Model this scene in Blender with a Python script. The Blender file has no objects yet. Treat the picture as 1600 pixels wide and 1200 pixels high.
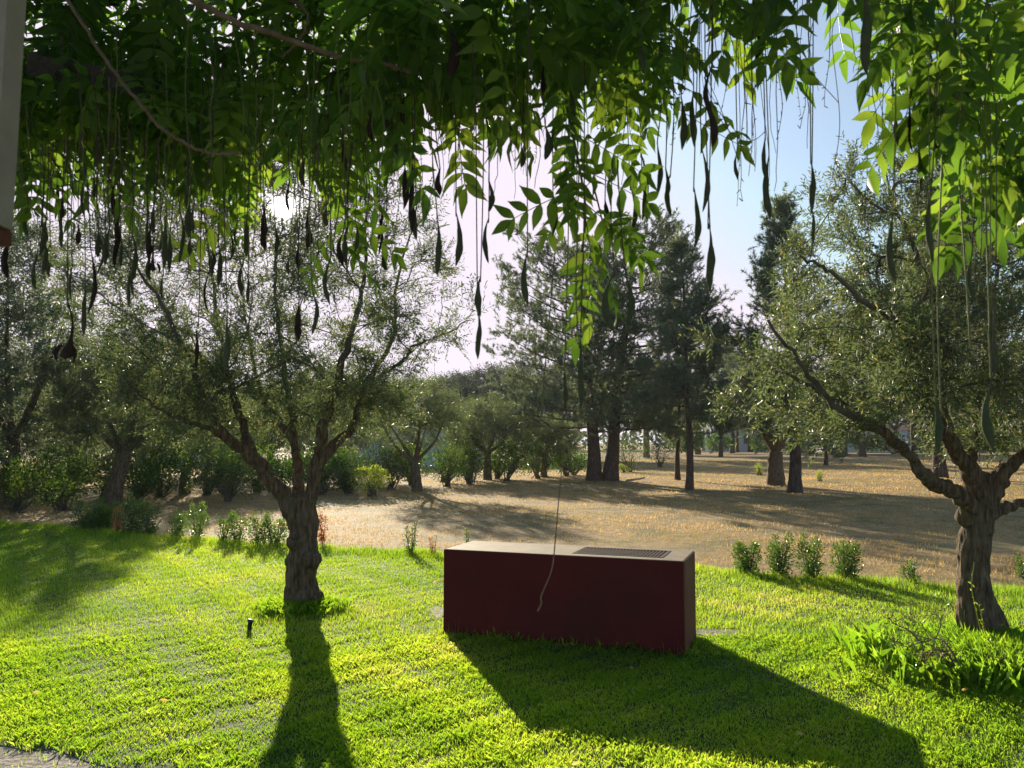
import bpy, math, random
import numpy as np
from mathutils import Vector, Matrix, Euler, noise as mnoise

S = bpy.context.scene
COL = S.collection
rng = np.random.default_rng(7)
random.seed(7)
R = math.radians

# ------------------------------------------------------------------ camera
CAM_H = 1.8
FPX = 1250.0                                   # focal length in pixels of the 1600 px wide photograph
PITCH = math.atan(90 / FPX)
cam_d = bpy.data.cameras.new('camera')
cam_d.sensor_width = 36.0
cam_d.lens = 36.0 * FPX / 1600.0
cam_d.clip_start = 0.05
cam_d.clip_end = 3000
cam = bpy.data.objects.new('camera', cam_d)
COL.objects.link(cam)
cam.location = (0, 0, CAM_H)
cam.rotation_euler = (R(90) + PITCH, 0, 0)
cam_d.dof.use_dof = True
cam_d.dof.focus_distance = 6.5
cam_d.dof.aperture_fstop = 9.0
S.camera = cam


def ray(px, py):
    u, v = (px - 800) / FPX, (600 - py) / FPX
    c, s = math.cos(PITCH), math.sin(PITCH)
    return Vector((u, c - v * s, s + v * c))


def at(px, py, Y):
    r = ray(px, py)
    return Vector((0, 0, CAM_H)) + r * (Y / r.y)


def smooth(a, b, t):
    t = np.clip((t - a) / (b - a), 0, 1)
    return t * t * (3 - 2 * t)


def terrain(x, y):
    x = np.asarray(x, float); y = np.asarray(y, float)
    return 0.25 * smooth(45, 110, y) + 0.02 * np.sin(x * .5 + 1) * np.cos(y * .37) * smooth(14, 22, y)


def gp(px, py):
    """the point of the ground seen at a pixel"""
    r = ray(px, py)
    lo, hi = 1.0, 400.0
    t = 1.0
    while t < 400:
        p = r * t
        if CAM_H + p.z < float(terrain(p.x, p.y)):
            hi = t
            break
        lo = t
        t *= 1.02
    for _ in range(30):
        m = (lo + hi) / 2
        p = r * m
        if CAM_H + p.z < float(terrain(p.x, p.y)):
            hi = m
        else:
            lo = m
    p = r * hi
    return Vector((p.x, p.y, CAM_H + p.z))


# ------------------------------------------------------------------ sun and sky
SUN = ray(443, 325).normalized()
SUN_EL = math.asin(SUN.z)
SUN_AZ = math.atan2(SUN.x, SUN.y)              # from +Y towards +X
sun_d = bpy.data.lights.new('sun', 'SUN')
sun_d.energy = 4.8
sun_d.angle = R(0.53)
sun_d.color = (1.0, 0.87, 0.66)
sun = bpy.data.objects.new('sun', sun_d)
COL.objects.link(sun)
sun.rotation_euler = SUN.to_track_quat('Z', 'Y').to_euler()
sun.location = (-20, 60, 30)

W = bpy.data.worlds.new('World')
S.world = W
W.use_nodes = True
nt = W.node_tree
nt.nodes.clear()
N = nt.nodes.new
out = N('ShaderNodeOutputWorld')
bg = N('ShaderNodeBackground')
bg.inputs['Strength'].default_value = 0.104
sky = N('ShaderNodeTexSky')
sky.sky_type = 'NISHITA'
sky.sun_disc = False
sky.sun_elevation = SUN_EL
sky.sun_rotation = SUN_AZ
sky.altitude = 50
sky.air_density = 0.75
sky.dust_density = 0.35
sky.ozone_density = 1.6
hsv = N('ShaderNodeMix'); hsv.data_type = 'RGBA'; hsv.blend_type = 'MULTIPLY'
hsv.inputs[0].default_value = 1.0
hsv.inputs[7].default_value = (.85, 0.86, .78, 1)
nt.links.new(sky.outputs[0], hsv.inputs[6])
tc = N('ShaderNodeTexCoord')
dot = N('ShaderNodeVectorMath'); dot.operation = 'DOT_PRODUCT'
nt.links.new(tc.outputs['Generated'], dot.inputs[0])
dot.inputs[1].default_value = SUN
mx = N('ShaderNodeMath'); mx.operation = 'MAXIMUM'; mx.inputs[1].default_value = 0.0
nt.links.new(dot.outputs['Value'], mx.inputs[0])


def lobe(power, strength, col):
    p = N('ShaderNodeMath'); p.operation = 'POWER'; p.inputs[1].default_value = power
    nt.links.new(mx.outputs[0], p.inputs[0])
    m = N('ShaderNodeVectorMath'); m.operation = 'SCALE'
    m.inputs[0].default_value = [c * strength for c in col]
    nt.links.new(p.outputs[0], m.inputs['Scale'])
    return m


acc = hsv.outputs[2]
nl = 0
for lb in (lobe(2.2, 1.5, (.92, .96, .92)), lobe(8, .75, (1.0, .62, .95)), lobe(700, 2.2, (1, .95, .9)), lobe(9000, 6, (1, .95, .88)), lobe(120000, 160, (1, .96, .88))):
    a = N('ShaderNodeVectorMath'); a.operation = 'ADD'
    nt.links.new(acc, a.inputs[0]); nt.links.new(lb.outputs[0], a.inputs[1])
    acc = a.outputs[0]
    nl += 1
    if nl == 2:                                # the bright haze round the sun levels off before the sun itself is added
        mn = N('ShaderNodeVectorMath'); mn.operation = 'MINIMUM'
        mn.inputs[1].default_value = (4.85, 4.4, 5.05)
        nt.links.new(acc, mn.inputs[0]); acc = mn.outputs[0]
nt.links.new(acc, bg.inputs['Color'])
nt.links.new(bg.outputs[0], out.inputs[0])

S.view_settings.view_transform = 'Standard'
S.view_settings.look = 'None'
S.view_settings.exposure = 0.95
S.view_settings.gamma = 1.0
S.view_settings.use_curve_mapping = False
cy = S.cycles
cy.max_bounces = 7
cy.diffuse_bounces = 3
cy.glossy_bounces = 2
cy.transmission_bounces = 5
cy.transparent_max_bounces = 4
cy.sample_clamp_indirect = 4.0
cy.use_denoising = True
cy.use_adaptive_sampling = True
cy.adaptive_threshold = 0.015


# ------------------------------------------------------------------ materials
def new_mat(name):
    m = bpy.data.materials.new(name)
    m.use_nodes = True
    m.node_tree.nodes.clear()
    return m, m.node_tree


def ramp(t, stops):
    r = t.nodes.new('ShaderNodeValToRGB')
    cr = r.color_ramp
    while len(cr.elements) > 1:
        cr.elements.remove(cr.elements[-1])
    for i, (p, c) in enumerate(stops):
        e = cr.elements[0] if i == 0 else cr.elements.new(p)
        e.position = p
        e.color = (*c, 1)
    return r


def leaf_mat(name, stops, trans_stops, trans=0.45, rough=0.45, spec=0.4, veins=False):
    """leaf: reflecting front, translucent back light; colour varies from leaf to leaf by the 'tint' attribute"""
    m, t = new_mat(name)
    at_ = t.nodes.new('ShaderNodeAttribute'); at_.attribute_name = 'tint'
    fac = at_.outputs['Fac']
    if veins:
        oi = t.nodes.new('ShaderNodeObjectInfo')
        ad = t.nodes.new('ShaderNodeMath'); ad.operation = 'MULTIPLY_ADD'
        ad.inputs[1].default_value = 0.6
        t.links.new(oi.outputs['Random'], ad.inputs[0])
        sc_ = t.nodes.new('ShaderNodeMath'); sc_.operation = 'MULTIPLY'; sc_.inputs[1].default_value = 0.4
        t.links.new(fac, sc_.inputs[0])
        t.links.new(sc_.outputs[0], ad.inputs[2])
        fac = ad.outputs[0]
    c1 = ramp(t, stops); c2 = ramp(t, trans_stops)
    t.links.new(fac, c1.inputs[0]); t.links.new(fac, c2.inputs[0])
    p = t.nodes.new('ShaderNodeBsdfPrincipled')
    p.inputs['Roughness'].default_value = rough
    p.inputs['Specular IOR Level'].default_value = spec
    t.links.new(c1.outputs[0], p.inputs['Base Color'])
    tr = t.nodes.new('ShaderNodeBsdfTranslucent')
    t.links.new(c2.outputs[0], tr.inputs['Color'])
    mix = t.nodes.new('ShaderNodeMixShader'); mix.inputs[0].default_value = trans
    t.links.new(p.outputs[0], mix.inputs[1]); t.links.new(tr.outputs[0], mix.inputs[2])
    o = t.nodes.new('ShaderNodeOutputMaterial')
    t.links.new(mix.outputs[0], o.inputs[0])
    return m


def noise_mat(name, stops, scale=4.0, detail=8.0, rough=0.85, bump=0.0, bscale=None, stretch=(1, 1, 1), spec=0.3,
              second=None, bdist=0.02, same=False):
    """solid surface: noise driven colour, optional stretched bump; second = (scale, colour, lo, hi) patches of another colour"""
    m, t = new_mat(name)
    tc = t.nodes.new('ShaderNodeTexCoord')
    mp = t.nodes.new('ShaderNodeMapping'); mp.inputs['Scale'].default_value = stretch
    t.links.new(tc.outputs['Object'], mp.inputs[0])
    n = t.nodes.new('ShaderNodeTexNoise')
    n.inputs['Scale'].default_value = scale; n.inputs['Detail'].default_value = detail
    n.inputs['Roughness'].default_value = 0.65
    t.links.new(mp.outputs[0], n.inputs['Vector'])
    c = ramp(t, stops)
    t.links.new(n.outputs['Fac'], c.inputs[0])
    colour = c.outputs[0]
    if second:
        n2 = t.nodes.new('ShaderNodeTexNoise'); n2.inputs['Scale'].default_value = second[0]
        n2.inputs['Detail'].default_value = 5
        t.links.new(tc.outputs['Object'], n2.inputs['Vector'])
        mr = t.nodes.new('ShaderNodeMapRange')
        mr.inputs['From Min'].default_value = second[2]; mr.inputs['From Max'].default_value = second[3]
        t.links.new(n2.outputs['Fac'], mr.inputs['Value'])
        mx_ = t.nodes.new('ShaderNodeMix'); mx_.data_type = 'RGBA'
        t.links.new(mr.outputs[0], mx_.inputs[0]); t.links.new(colour, mx_.inputs[6])
        mx_.inputs[7].default_value = (*second[1], 1)
        colour = mx_.outputs[2]
    p = t.nodes.new('ShaderNodeBsdfPrincipled')
    p.inputs['Roughness'].default_value = rough
    p.inputs['Specular IOR Level'].default_value = spec
    t.links.new(colour, p.inputs['Base Color'])
    if bump:
        nb = t.nodes.new('ShaderNodeTexNoise'); nb.inputs['Scale'].default_value = bscale or scale * 3
        nb.inputs['Detail'].default_value = 8
        t.links.new(mp.outputs[0], nb.inputs['Vector'])
        b = t.nodes.new('ShaderNodeBump'); b.inputs['Strength'].default_value = bump
        b.inputs['Distance'].default_value = bdist
        t.links.new((n if same else nb).outputs['Fac'], b.inputs['Height'])
        t.links.new(b.outputs[0], p.inputs['Normal'])
    o = t.nodes.new('ShaderNodeOutputMaterial')
    t.links.new(p.outputs[0], o.inputs[0])
    return m


M = {}
M['lawn_soil'] = noise_mat('lawn_soil', [(.3, (.022, .045, .005)), (.6, (.036, .075, .008)), (.85, (.055, .085, .012))], 6, bump=.5)
M['field'] = noise_mat('dry_field', [(.3, (.19, .12, .05)), (.5, (.36, .24, .10)), (.7, (.50, .35, .16))], 5, bump=.9,
                       bscale=22, second=(.9, (.20, .17, .07), .50, .62), bdist=.03)
M['path'] = noise_mat('path_dirt', [(.3, (.14, .115, .085)), (.5, (.27, .235, .19)), (.7, (.38, .34, .29))], 9, bump=.7, bscale=30)
M['grass'] = leaf_mat('lawn_grass', [(0, (.045, .11, .010)), (.5, (.085, .17, .014)), (.8, (.15, .21, .022)), (1, (.28, .26, .08))],
                      [(0, (.24, .46, .02)), (.5, (.52, .74, .035)), (.8, (.78, .86, .07)), (1, (.85, .74, .28))], .62, .42, .4)
M['dry_grass'] = leaf_mat('dry_grass', [(0, (.13, .15, .035)), (.3, (.26, .175, .065)), (.7, (.42, .285, .11)), (1, (.52, .38, .17))],
                          [(0, (.28, .30, .05)), (.3, (.52, .36, .10)), (.7, (.78, .51, .17)), (1, (.88, .64, .27))], .55, .6, .2)
M['olive_leaf'] = leaf_mat('olive_leaf', [(0, (.055, .075, .042)), (.5, (.095, .12, .068)), (.85, (.16, .18, .115)), (1, (.26, .19, .06))],
                           [(0, (.11, .17, .045)), (.6, (.25, .33, .10)), (1, (.55, .44, .1))], .38, .43, .42)
M['pine_needle'] = leaf_mat('pine_needle', [(0, (.065, .11, .088)), (.6, (.105, .155, .105)), (1, (.17, .2, .115))],
                            [(0, (.13, .2, .1)), (1, (.32, .36, .14))], .4, .5, .35)
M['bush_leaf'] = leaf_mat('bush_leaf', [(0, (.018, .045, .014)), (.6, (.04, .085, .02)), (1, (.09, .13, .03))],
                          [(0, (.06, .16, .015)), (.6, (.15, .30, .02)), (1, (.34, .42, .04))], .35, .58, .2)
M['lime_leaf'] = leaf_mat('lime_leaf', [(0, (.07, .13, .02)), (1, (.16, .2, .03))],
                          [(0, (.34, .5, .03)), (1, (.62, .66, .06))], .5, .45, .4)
M['far_leaf'] = leaf_mat('far_leaf', [(0, (.045, .065, .05)), (1, (.09, .11, .075))],
                         [(0, (.07, .1, .05)), (1, (.14, .17, .08))], .25, .6, .2)
M['shrub_leaf'] = leaf_mat('shrub_leaf', [(0, (.03, .075, .018)), (.6, (.06, .12, .025)), (.93, (.1, .16, .03)), (1, (.28, .10, .05))],
                           [(0, (.08, .20, .015)), (.6, (.18, .34, .025)), (.93, (.36, .46, .045)), (1, (.5, .2, .08))], .4, .3, .6)
M['rust_leaf'] = leaf_mat('rust_leaf', [(0, (.22, .07, .03)), (1, (.40, .17, .08))],
                          [(0, (.45, .15, .06)), (1, (.7, .34, .16))], .45, .5, .3)
M['wisteria'] = leaf_mat('wisteria_leaf', [(0, (.022, .060, .014)), (.6, (.036, .088, .018)), (1, (.06, .12, .022))],
                         [(0, (.13, .31, .03)), (.6, (.28, .48, .035)), (1, (.54, .68, .06))], .5, .42, .4, veins=True)
M['pod'] = noise_mat('green_pod', [(.3, (.045, .058, .024)), (.7, (.085, .105, .045))], 40, rough=.7, bump=.2, bscale=200)
M['dry_pod'] = noise_mat('brown_pod', [(.3, (.018, .011, .008)), (.7, (.05, .03, .02))], 40, rough=.75, bump=.3, bscale=150)
M['vine_green'] = noise_mat('green_stalk', [(.3, (.10, .12, .03)), (.7, (.17, .19, .05))], 20, rough=.6)
M['vine_brown'] = noise_mat('brown_stalk', [(.3, (.05, .038, .024)), (.7, (.11, .085, .055))], 20, rough=.8)
M['branch'] = noise_mat('vine_branch', [(.3, (.16, .11, .065)), (.7, (.30, .22, .14))], 30, rough=.8, bump=.3, bscale=80)
M['olive_bark'] = noise_mat('olive_bark', [(.32, (.05, .033, .02)), (.5, (.175, .12, .073)), (.68, (.33, .25, .16))], 11, 10,
                            .9, bump=1.0, bscale=13, stretch=(3.0, 3.0, .5), second=(5, (.20, .18, .10), .58, .72), bdist=.06, same=True)
M['pine_bark'] = noise_mat('pine_bark', [(.3, (.04, .026, .02)), (.5, (.10, .065, .048)), (.7, (.18, .12, .09))], 5, 9, .9, bump=.9,
                           stretch=(3, 3, .9), bdist=.05)
M['twig'] = noise_mat('twig_bark', [(.3, (.08, .065, .045)), (.7, (.19, .155, .11))], 8, rough=.9)
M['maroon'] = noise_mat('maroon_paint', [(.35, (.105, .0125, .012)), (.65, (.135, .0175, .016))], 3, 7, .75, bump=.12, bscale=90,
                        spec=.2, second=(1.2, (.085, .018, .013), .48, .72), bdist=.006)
M['render_brown'] = noise_mat('tan_render', [(.3, (.19, .14, .085)), (.5, (.26, .20, .125)), (.7, (.33, .26, .165))], 5, 9, .7, bump=.2, bscale=120, spec=.35, bdist=.004)  # tan for the body and top, paler than the maroon front
M['end_brown'] = noise_mat('red_brown_render', [(.3, (.15, .045, .032)), (.7, (.20, .07, .048))], 4, 8, .8, bump=.2, bscale=110, spec=.2, second=(2.2, (.22, .12, .075), .52, .75), bdist=.005)  # end faces in a browner red than the front
M['grate'] = noise_mat('dark_iron', [(.3, (.02, .018, .017)), (.7, (.05, .042, .036))], 30, rough=.55, spec=.5)
M['well_shade'] = noise_mat('well_shade', [(.3, (.006, .005, .005)), (.7, (.018, .016, .014))], 12, rough=.95, spec=.1)  # near black for the grate well, its shade put into the colour
M['bar_iron'] = noise_mat('sunlit_rusty_iron', [(.3, (.10, .07, .05)), (.7, (.20, .145, .105))], 20, rough=.6, spec=.4)  # rusty brown, lightened in colour as if sun caught the bar tops
M['panel'] = noise_mat('pale_canvas', [(.35, (.33, .295, .225)), (.65, (.40, .36, .28))], 14, 9, .9, bump=.25, bscale=160)
M['rim'] = noise_mat('rusty_rim', [(.3, (.10, .04, .025)), (.7, (.17, .065, .04))], 20)
M['beam'] = noise_mat('grey_timber', [(.3, (.06, .055, .05)), (.7, (.12, .11, .10))], 6, stretch=(1, 8, 8), bump=.4)
M['white_wall'] = noise_mat('white_wall', [(.3, (.58, .62, .68)), (.7, (.70, .73, .77))], 1.5, rough=.8)
M['blue_wall'] = noise_mat('blue_wall', [(.3, (.40, .50, .62)), (.7, (.50, .59, .70))], 1.0, rough=.8)
M['roof'] = noise_mat('red_tile', [(.3, (.26, .12, .09)), (.7, (.40, .2, .15))], 3, rough=.85)
M['window'] = noise_mat('window_dark', [(.3, (.02, .025, .03)), (.7, (.05, .06, .07))], 2, rough=.15, spec=.6)
M['grey_post'] = noise_mat('grey_post', [(.3, (.16, .16, .16)), (.7, (.25, .25, .25))], 8)
M['black_plastic'] = noise_mat('black_plastic', [(.3, (.012, .012, .012)), (.7, (.03, .03, .03))], 30, rough=.5)
M['dead_wood'] = noise_mat('dead_wood', [(.3, (.13, .08, .05)), (.7, (.28, .19, .13))], 12, rough=.85, bump=.3)
M['pale_wood'] = noise_mat('pale_wood', [(.3, (.42, .34, .25)), (.7, (.60, .50, .40))], 6, rough=.85, bump=.3)


# ------------------------------------------------------------------ mesh helpers
class MB:
    """collects numpy vertices and faces, builds one mesh"""
    def __init__(s):
        s.v, s.f, s.t, s.n = [], [], [], 0

    def add(s, V, F, tint=None):
        V = np.asarray(V, np.float32).reshape(-1, 3)
        F = np.asarray(F, np.int64)
        s.v.append(V)
        s.f.append(F + s.n)
        if tint is None:
            tint = np.full(len(V), .5, np.float32)
        s.t.append(np.broadcast_to(np.asarray(tint, np.float32), (len(V),)))
        s.n += len(V)

    def mesh(s, name, mat, smooth_=True):
        me = bpy.data.meshes.new(name)
        V = np.concatenate(s.v)
        cnt = np.concatenate([np.full(len(f), f.shape[1]) for f in s.f])
        idx = np.concatenate([f.ravel() for f in s.f])
        me.vertices.add(len(V))
        me.vertices.foreach_set('co', V.ravel())
        me.loops.add(len(idx))
        me.loops.foreach_set('vertex_index', idx.astype(np.int32))
        me.polygons.add(len(cnt))
        st = np.concatenate([[0], np.cumsum(cnt)[:-1]]).astype(np.int32)
        me.polygons.foreach_set('loop_start', st)
        me.polygons.foreach_set('loop_total', cnt.astype(np.int32))
        me.polygons.foreach_set('use_smooth', np.full(len(cnt), smooth_))
        a = me.attributes.new('tint', 'FLOAT', 'POINT')
        a.data.foreach_set('value', np.concatenate(s.t).astype(np.float32))
        me.materials.append(mat)
        me.update(calc_edges=True)
        me.validate()
        return me

    def obj(s, name, mat, parent=None, smooth_=True, origin=None):
        if origin is not None:
            o_ = np.asarray(origin, np.float32)
            s.v = [v - o_ for v in s.v]
        o = bpy.data.objects.new(name, s.mesh(name, mat, smooth_))
        COL.objects.link(o)
        if origin is not None:
            o.location = origin
        if parent is not None:
            o.parent = parent
            if origin is not None:
                o.location = (0, 0, 0)
        return o


def tag(o, label=None, cat=None, group=None, kind=None):
    if label: o['label'] = label
    if cat: o['category'] = cat
    if group: o['group'] = group
    if kind: o['kind'] = kind
    return o


def thing(name, loc, label, cat, group=None, rz=0):
    o = bpy.data.objects.new(name, None)
    o.empty_display_size = .2
    COL.objects.link(o)
    o.location = loc
    o.rotation_euler = (0, 0, rz)
    return tag(o, label, cat, group)


def tube(mb, P, rad, sides=6, tint=.5, cap=True, wob=0.0):
    P = np.asarray(P, float)
    n = len(P)
    rad = np.broadcast_to(np.asarray(rad, float), (n,))
    T = np.gradient(P, axis=0)
    T /= np.linalg.norm(T, axis=1, keepdims=True) + 1e-9
    ref = np.array([0, 0, 1.]) if abs(T[0, 2]) < .8 else np.array([1., 0, 0])
    U = np.cross(T, ref); 
    bad = np.linalg.norm(U, axis=1) < .15
    if bad.any():
        ref2 = np.array([0.3, 1., .1])
        U = np.cross(T, ref2)
    U /= np.linalg.norm(U, axis=1, keepdims=True) + 1e-9
    Vv = np.cross(T, U)
    a = np.linspace(0, 2 * np.pi, sides, endpoint=False)
    rr = rad[:, None] * (1 + wob * rng.uniform(-1, 1, (n, sides)))
    ring = P[:, None, :] + rr[:, :, None] * (np.cos(a)[None, :, None] * U[:, None, :] + np.sin(a)[None, :, None] * Vv[:, None, :])
    i = np.arange(n - 1)[:, None] * sides
    j = np.arange(sides)[None, :]
    k = (j + 1) % sides
    F = np.stack([i + j, i + k, i + sides + k, i + sides + j], -1).reshape(-1, 4)
    mb.add(ring.reshape(-1, 3), F, tint)
    if cap == 2:
        mb.f.append(np.array([list(range(sides - 1, -1, -1))]) + (mb.n - n * sides))
    if cap and sides >= 4:
        mb.add(np.vstack([ring[-1], P[-1:] + T[-1:] * rad[-1] * .3]), [[q, (q + 1) % sides, sides] for q in range(sides)], tint)


def spline(pts, n):
    """Catmull-Rom through points"""
    P = np.asarray(pts, float)
    P = np.vstack([2 * P[0] - P[1], P, 2 * P[-1] - P[-2]])
    m = len(P) - 3
    t = np.linspace(0, m - 1e-6, n)
    i = t.astype(int)
    u = (t - i)[:, None]
    a, b, c, d = P[i], P[i + 1], P[i + 2], P[i + 3]
    return .5 * (2 * b + (c - a) * u + (2 * a - 5 * b + 4 * c - d) * u ** 2 + (3 * b - a - 3 * c + d) * u ** 3)


def unit(v):
    return v / (np.linalg.norm(v, axis=-1, keepdims=True) + 1e-9)


def rand_dirs(n):
    return unit(rng.normal(size=(n, 3)))


def leaves(mb, P, D, L, Wd, tint, six=False):
    """many flat pointed leaves: base points P, directions D, lengths L, widths Wd"""
    n = len(P)
    L = np.broadcast_to(L, (n,))[:, None]; Wd = np.broadcast_to(Wd, (n,))[:, None]
    D = unit(D)
    Sd = unit(np.cross(D, rand_dirs(n)))
    if not six:
        Nn = np.cross(D, Sd)
        V = np.stack([P, P + D * L * .45 + Sd * Wd * .5, P + D * L - Nn * L * .08, P + D * L * .45 - Sd * Wd * .5], 1)
        F = np.arange(n)[:, None] * 4 + np.array([0, 1, 2, 3])[None]
        mb.add(V.reshape(-1, 3), F, np.repeat(tint, 4))
    else:
        Nn = np.cross(D, Sd)
        V = np.stack([P, P + D * L * .3 + Sd * Wd * .45, P + D * L * .68 + Sd * Wd * .42 - Nn * L * .05, P + D * L - Nn * L * .15,
                      P + D * L * .68 - Sd * Wd * .42 - Nn * L * .05, P + D * L * .3 - Sd * Wd * .45], 1)
        F = np.arange(n)[:, None] * 6 + np.array([[0, 1, 2, 3], [0, 3, 4, 5]])[:, None, :].transpose(1, 0, 2).reshape(1, 8)
        mb.add(V.reshape(-1, 3), F.reshape(-1, 4), np.repeat(tint, 6))


def in_poly(x, y, poly):
    x = np.asarray(x); y = np.asarray(y)
    inside = np.zeros(x.shape, bool)
    n = len(poly)
    j = n - 1
    for i in range(n):
        xi, yi = poly[i]; xj, yj = poly[j]
        c = ((yi > y) != (yj > y)) & (x < (xj - xi) * (y - yi) / (yj - yi + 1e-12) + xi)
        inside ^= c
        j = i
    return inside


def sun_gap(P, cosw=None):
    """keep a small gap in the leaves where the sun looks through"""
    d = unit(np.asarray(P, float) - np.array([0, 0, CAM_H]))
    return (d @ np.array(SUN)) < math.cos(R(.85))


# ------------------------------------------------------------------ trees by attractors
def grow(limbs, attract, jitter=.06, step=.14, rtip=.004, expo=.46):
    """limbs: list of (points, radius0, radius1); connects every attractor to the nearest suitable node. Returns list of (P, radii), tips"""
    pos, par, dirn, minr = [], [], [], []
    for P, r0, r1 in limbs:
        prev = -1
        P = np.asarray(P, float)
        if pos:
            d = np.linalg.norm(np.array(pos) - P[0], axis=1)
            if d.min() < .3:
                prev = int(d.argmin())
        for q in range(len(P)):
            pos.append(P[q]); par.append(prev)
            dr = P[min(q + 1, len(P) - 1)] - P[max(q - 1, 0)]
            dirn.append(dr / (np.linalg.norm(dr) + 1e-9))
            f = q / (len(P) - 1)
            minr.append(r0 * (1 - f) + r1 * f)
            prev = len(pos) - 1
    nl = len(pos)
    npos = np.zeros((nl + len(attract) * 14 + 10, 3)); npos[:nl] = pos
    ndir = np.zeros_like(npos); ndir[:nl] = dirn
    cnt = nl
    nr = np.array(minr)
    A = np.asarray(attract)
    dmin = np.array([np.min(np.linalg.norm(npos[:nl] - a, axis=1)) for a in A])
    chains = []
    usable = np.ones(len(npos), bool)
    usable[:nl] = nr < max(.5 * nr.max(), .05)
    for a in A[np.argsort(dmin)]:
        dv = a - npos[:cnt]
        d = np.linalg.norm(dv, axis=1) + 1e-6
        cs = (dv * ndir[:cnt]).sum(1) / d
        cost = d * (1.35 - .55 * cs) + (~usable[:cnt]) * 50
        k = int(cost.argmin())
        D = d[k]
        n = max(2, min(12, int(D / step) + 1))
        p0 = npos[k]
        t = np.linspace(0, 1, n + 1)[1:, None]
        bend = ndir[k] * D * .35
        path = p0 + (a - p0) * t + bend * (t * (1 - t)) * 2 * .6
        path += rng.normal(size=path.shape) * jitter * D * .25 * np.sin(np.pi * t * .9)
        idx = [k]
        prev = k
        for q in range(n):
            npos[cnt] = path[q]
            dd = path[q] - npos[prev]
            ndir[cnt] = dd / (np.linalg.norm(dd) + 1e-9)
            par.append(prev)
            prev = cnt
            idx.append(cnt)
            cnt += 1
        chains.append(idx)
    w = np.zeros(cnt)
    for ch in chains:
        w[ch[-1]] += 1
    for i in range(cnt - 1, -1, -1):
        if par[i] >= 0:
            w[par[i]] += w[i]
    rad = rtip * np.maximum(w, 1) ** expo
    res = []
    for ch in chains:
        rr = rad[ch].copy()
        rr[0] = rr[1] * 1.1
        res.append((npos[ch], rr))
    tips = npos[[c[-1] for c in chains]]
    tdir = ndir[[c[-1] for c in chains]]
    mids = np.concatenate([npos[c[len(c) // 2:]] for c in chains])
    return res, tips, tdir, mids


def leafy(mbl, mbt, tips, tdir, ctr, ntw, tlen, nlv, L, Wd, up=.3, out=.5, droop=0., tint_hi=1.0, gap=False, six=False, patch=1.1):
    """twigs with paired leaves round every tip"""
    n = len(tips) * ntw
    B = np.repeat(tips, ntw, 0) + rng.normal(size=(n, 3)) * .05
    D = unit(np.repeat(tdir, ntw, 0) * .7 + unit(B - ctr) * out + rand_dirs(n) * .85 + np.array([0, 0, up]))
    TL = tlen * rng.uniform(.5, 1.2, n)
    u = np.linspace(.08, 1, nlv)
    P = B[:, None, :] + D[:, None, :] * (TL[:, None] * u[None])[:, :, None]
    P[:, :, 2] -= droop * (TL[:, None] * u[None]) ** 2 / tlen
    end = P[:, -1]
    side = unit(np.cross(D, rand_dirs(n)))
    sg = np.where(np.arange(nlv) % 2 == 0, 1., -1.)[None, :, None]
    rot = rand_dirs(n * nlv).reshape(n, nlv, 3)
    LD = D[:, None, :] * .75 + side[:, None, :] * sg * .8 + rot * .45 + np.array([0, 0, -.12])
    tint = np.clip(np.repeat(rng.beta(2, 2.2, n), nlv) * .7 + rng.uniform(0, .3, n * nlv), 0, 1)
    yl = rng.random(n * nlv) < .012
    tint = np.where(yl, tint_hi, tint * .9)
    Pf = P.reshape(-1, 3); Lf = LD.reshape(-1, 3)
    keep = rng.random(len(Pf)) < .95
    keep &= sun_gap(Pf)
    Pf, Lf, tint = Pf[keep], Lf[keep], tint[keep]
    leaves(mbl, Pf, Lf, L * rng.uniform(.65, 1.2, len(Pf)), Wd * rng.uniform(.7, 1.2, len(Pf)), tint, six)
    if mbt is not None:
        s = .0022
        sd = unit(np.cross(D, np.array([.3, .2, 1.]))) * s
        s2 = unit(np.cross(D, sd)) * s
        kk = sun_gap(B) & sun_gap(end)
        B, sd, s2, end = B[kk], sd[kk], s2[kk], end[kk]; n = len(B)
        V = np.stack([B + sd, B - sd * .5 + s2, B - sd * .5 - s2, end], 1)
        i = np.arange(n)[:, None] * 4
        F = np.stack([i + np.array([[0, 1, 3]]), i + np.array([[1, 2, 3]]), i + np.array([[2, 0, 3]])], 1).reshape(-1, 3)
        mbt.add(V.reshape(-1, 3), F)


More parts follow.
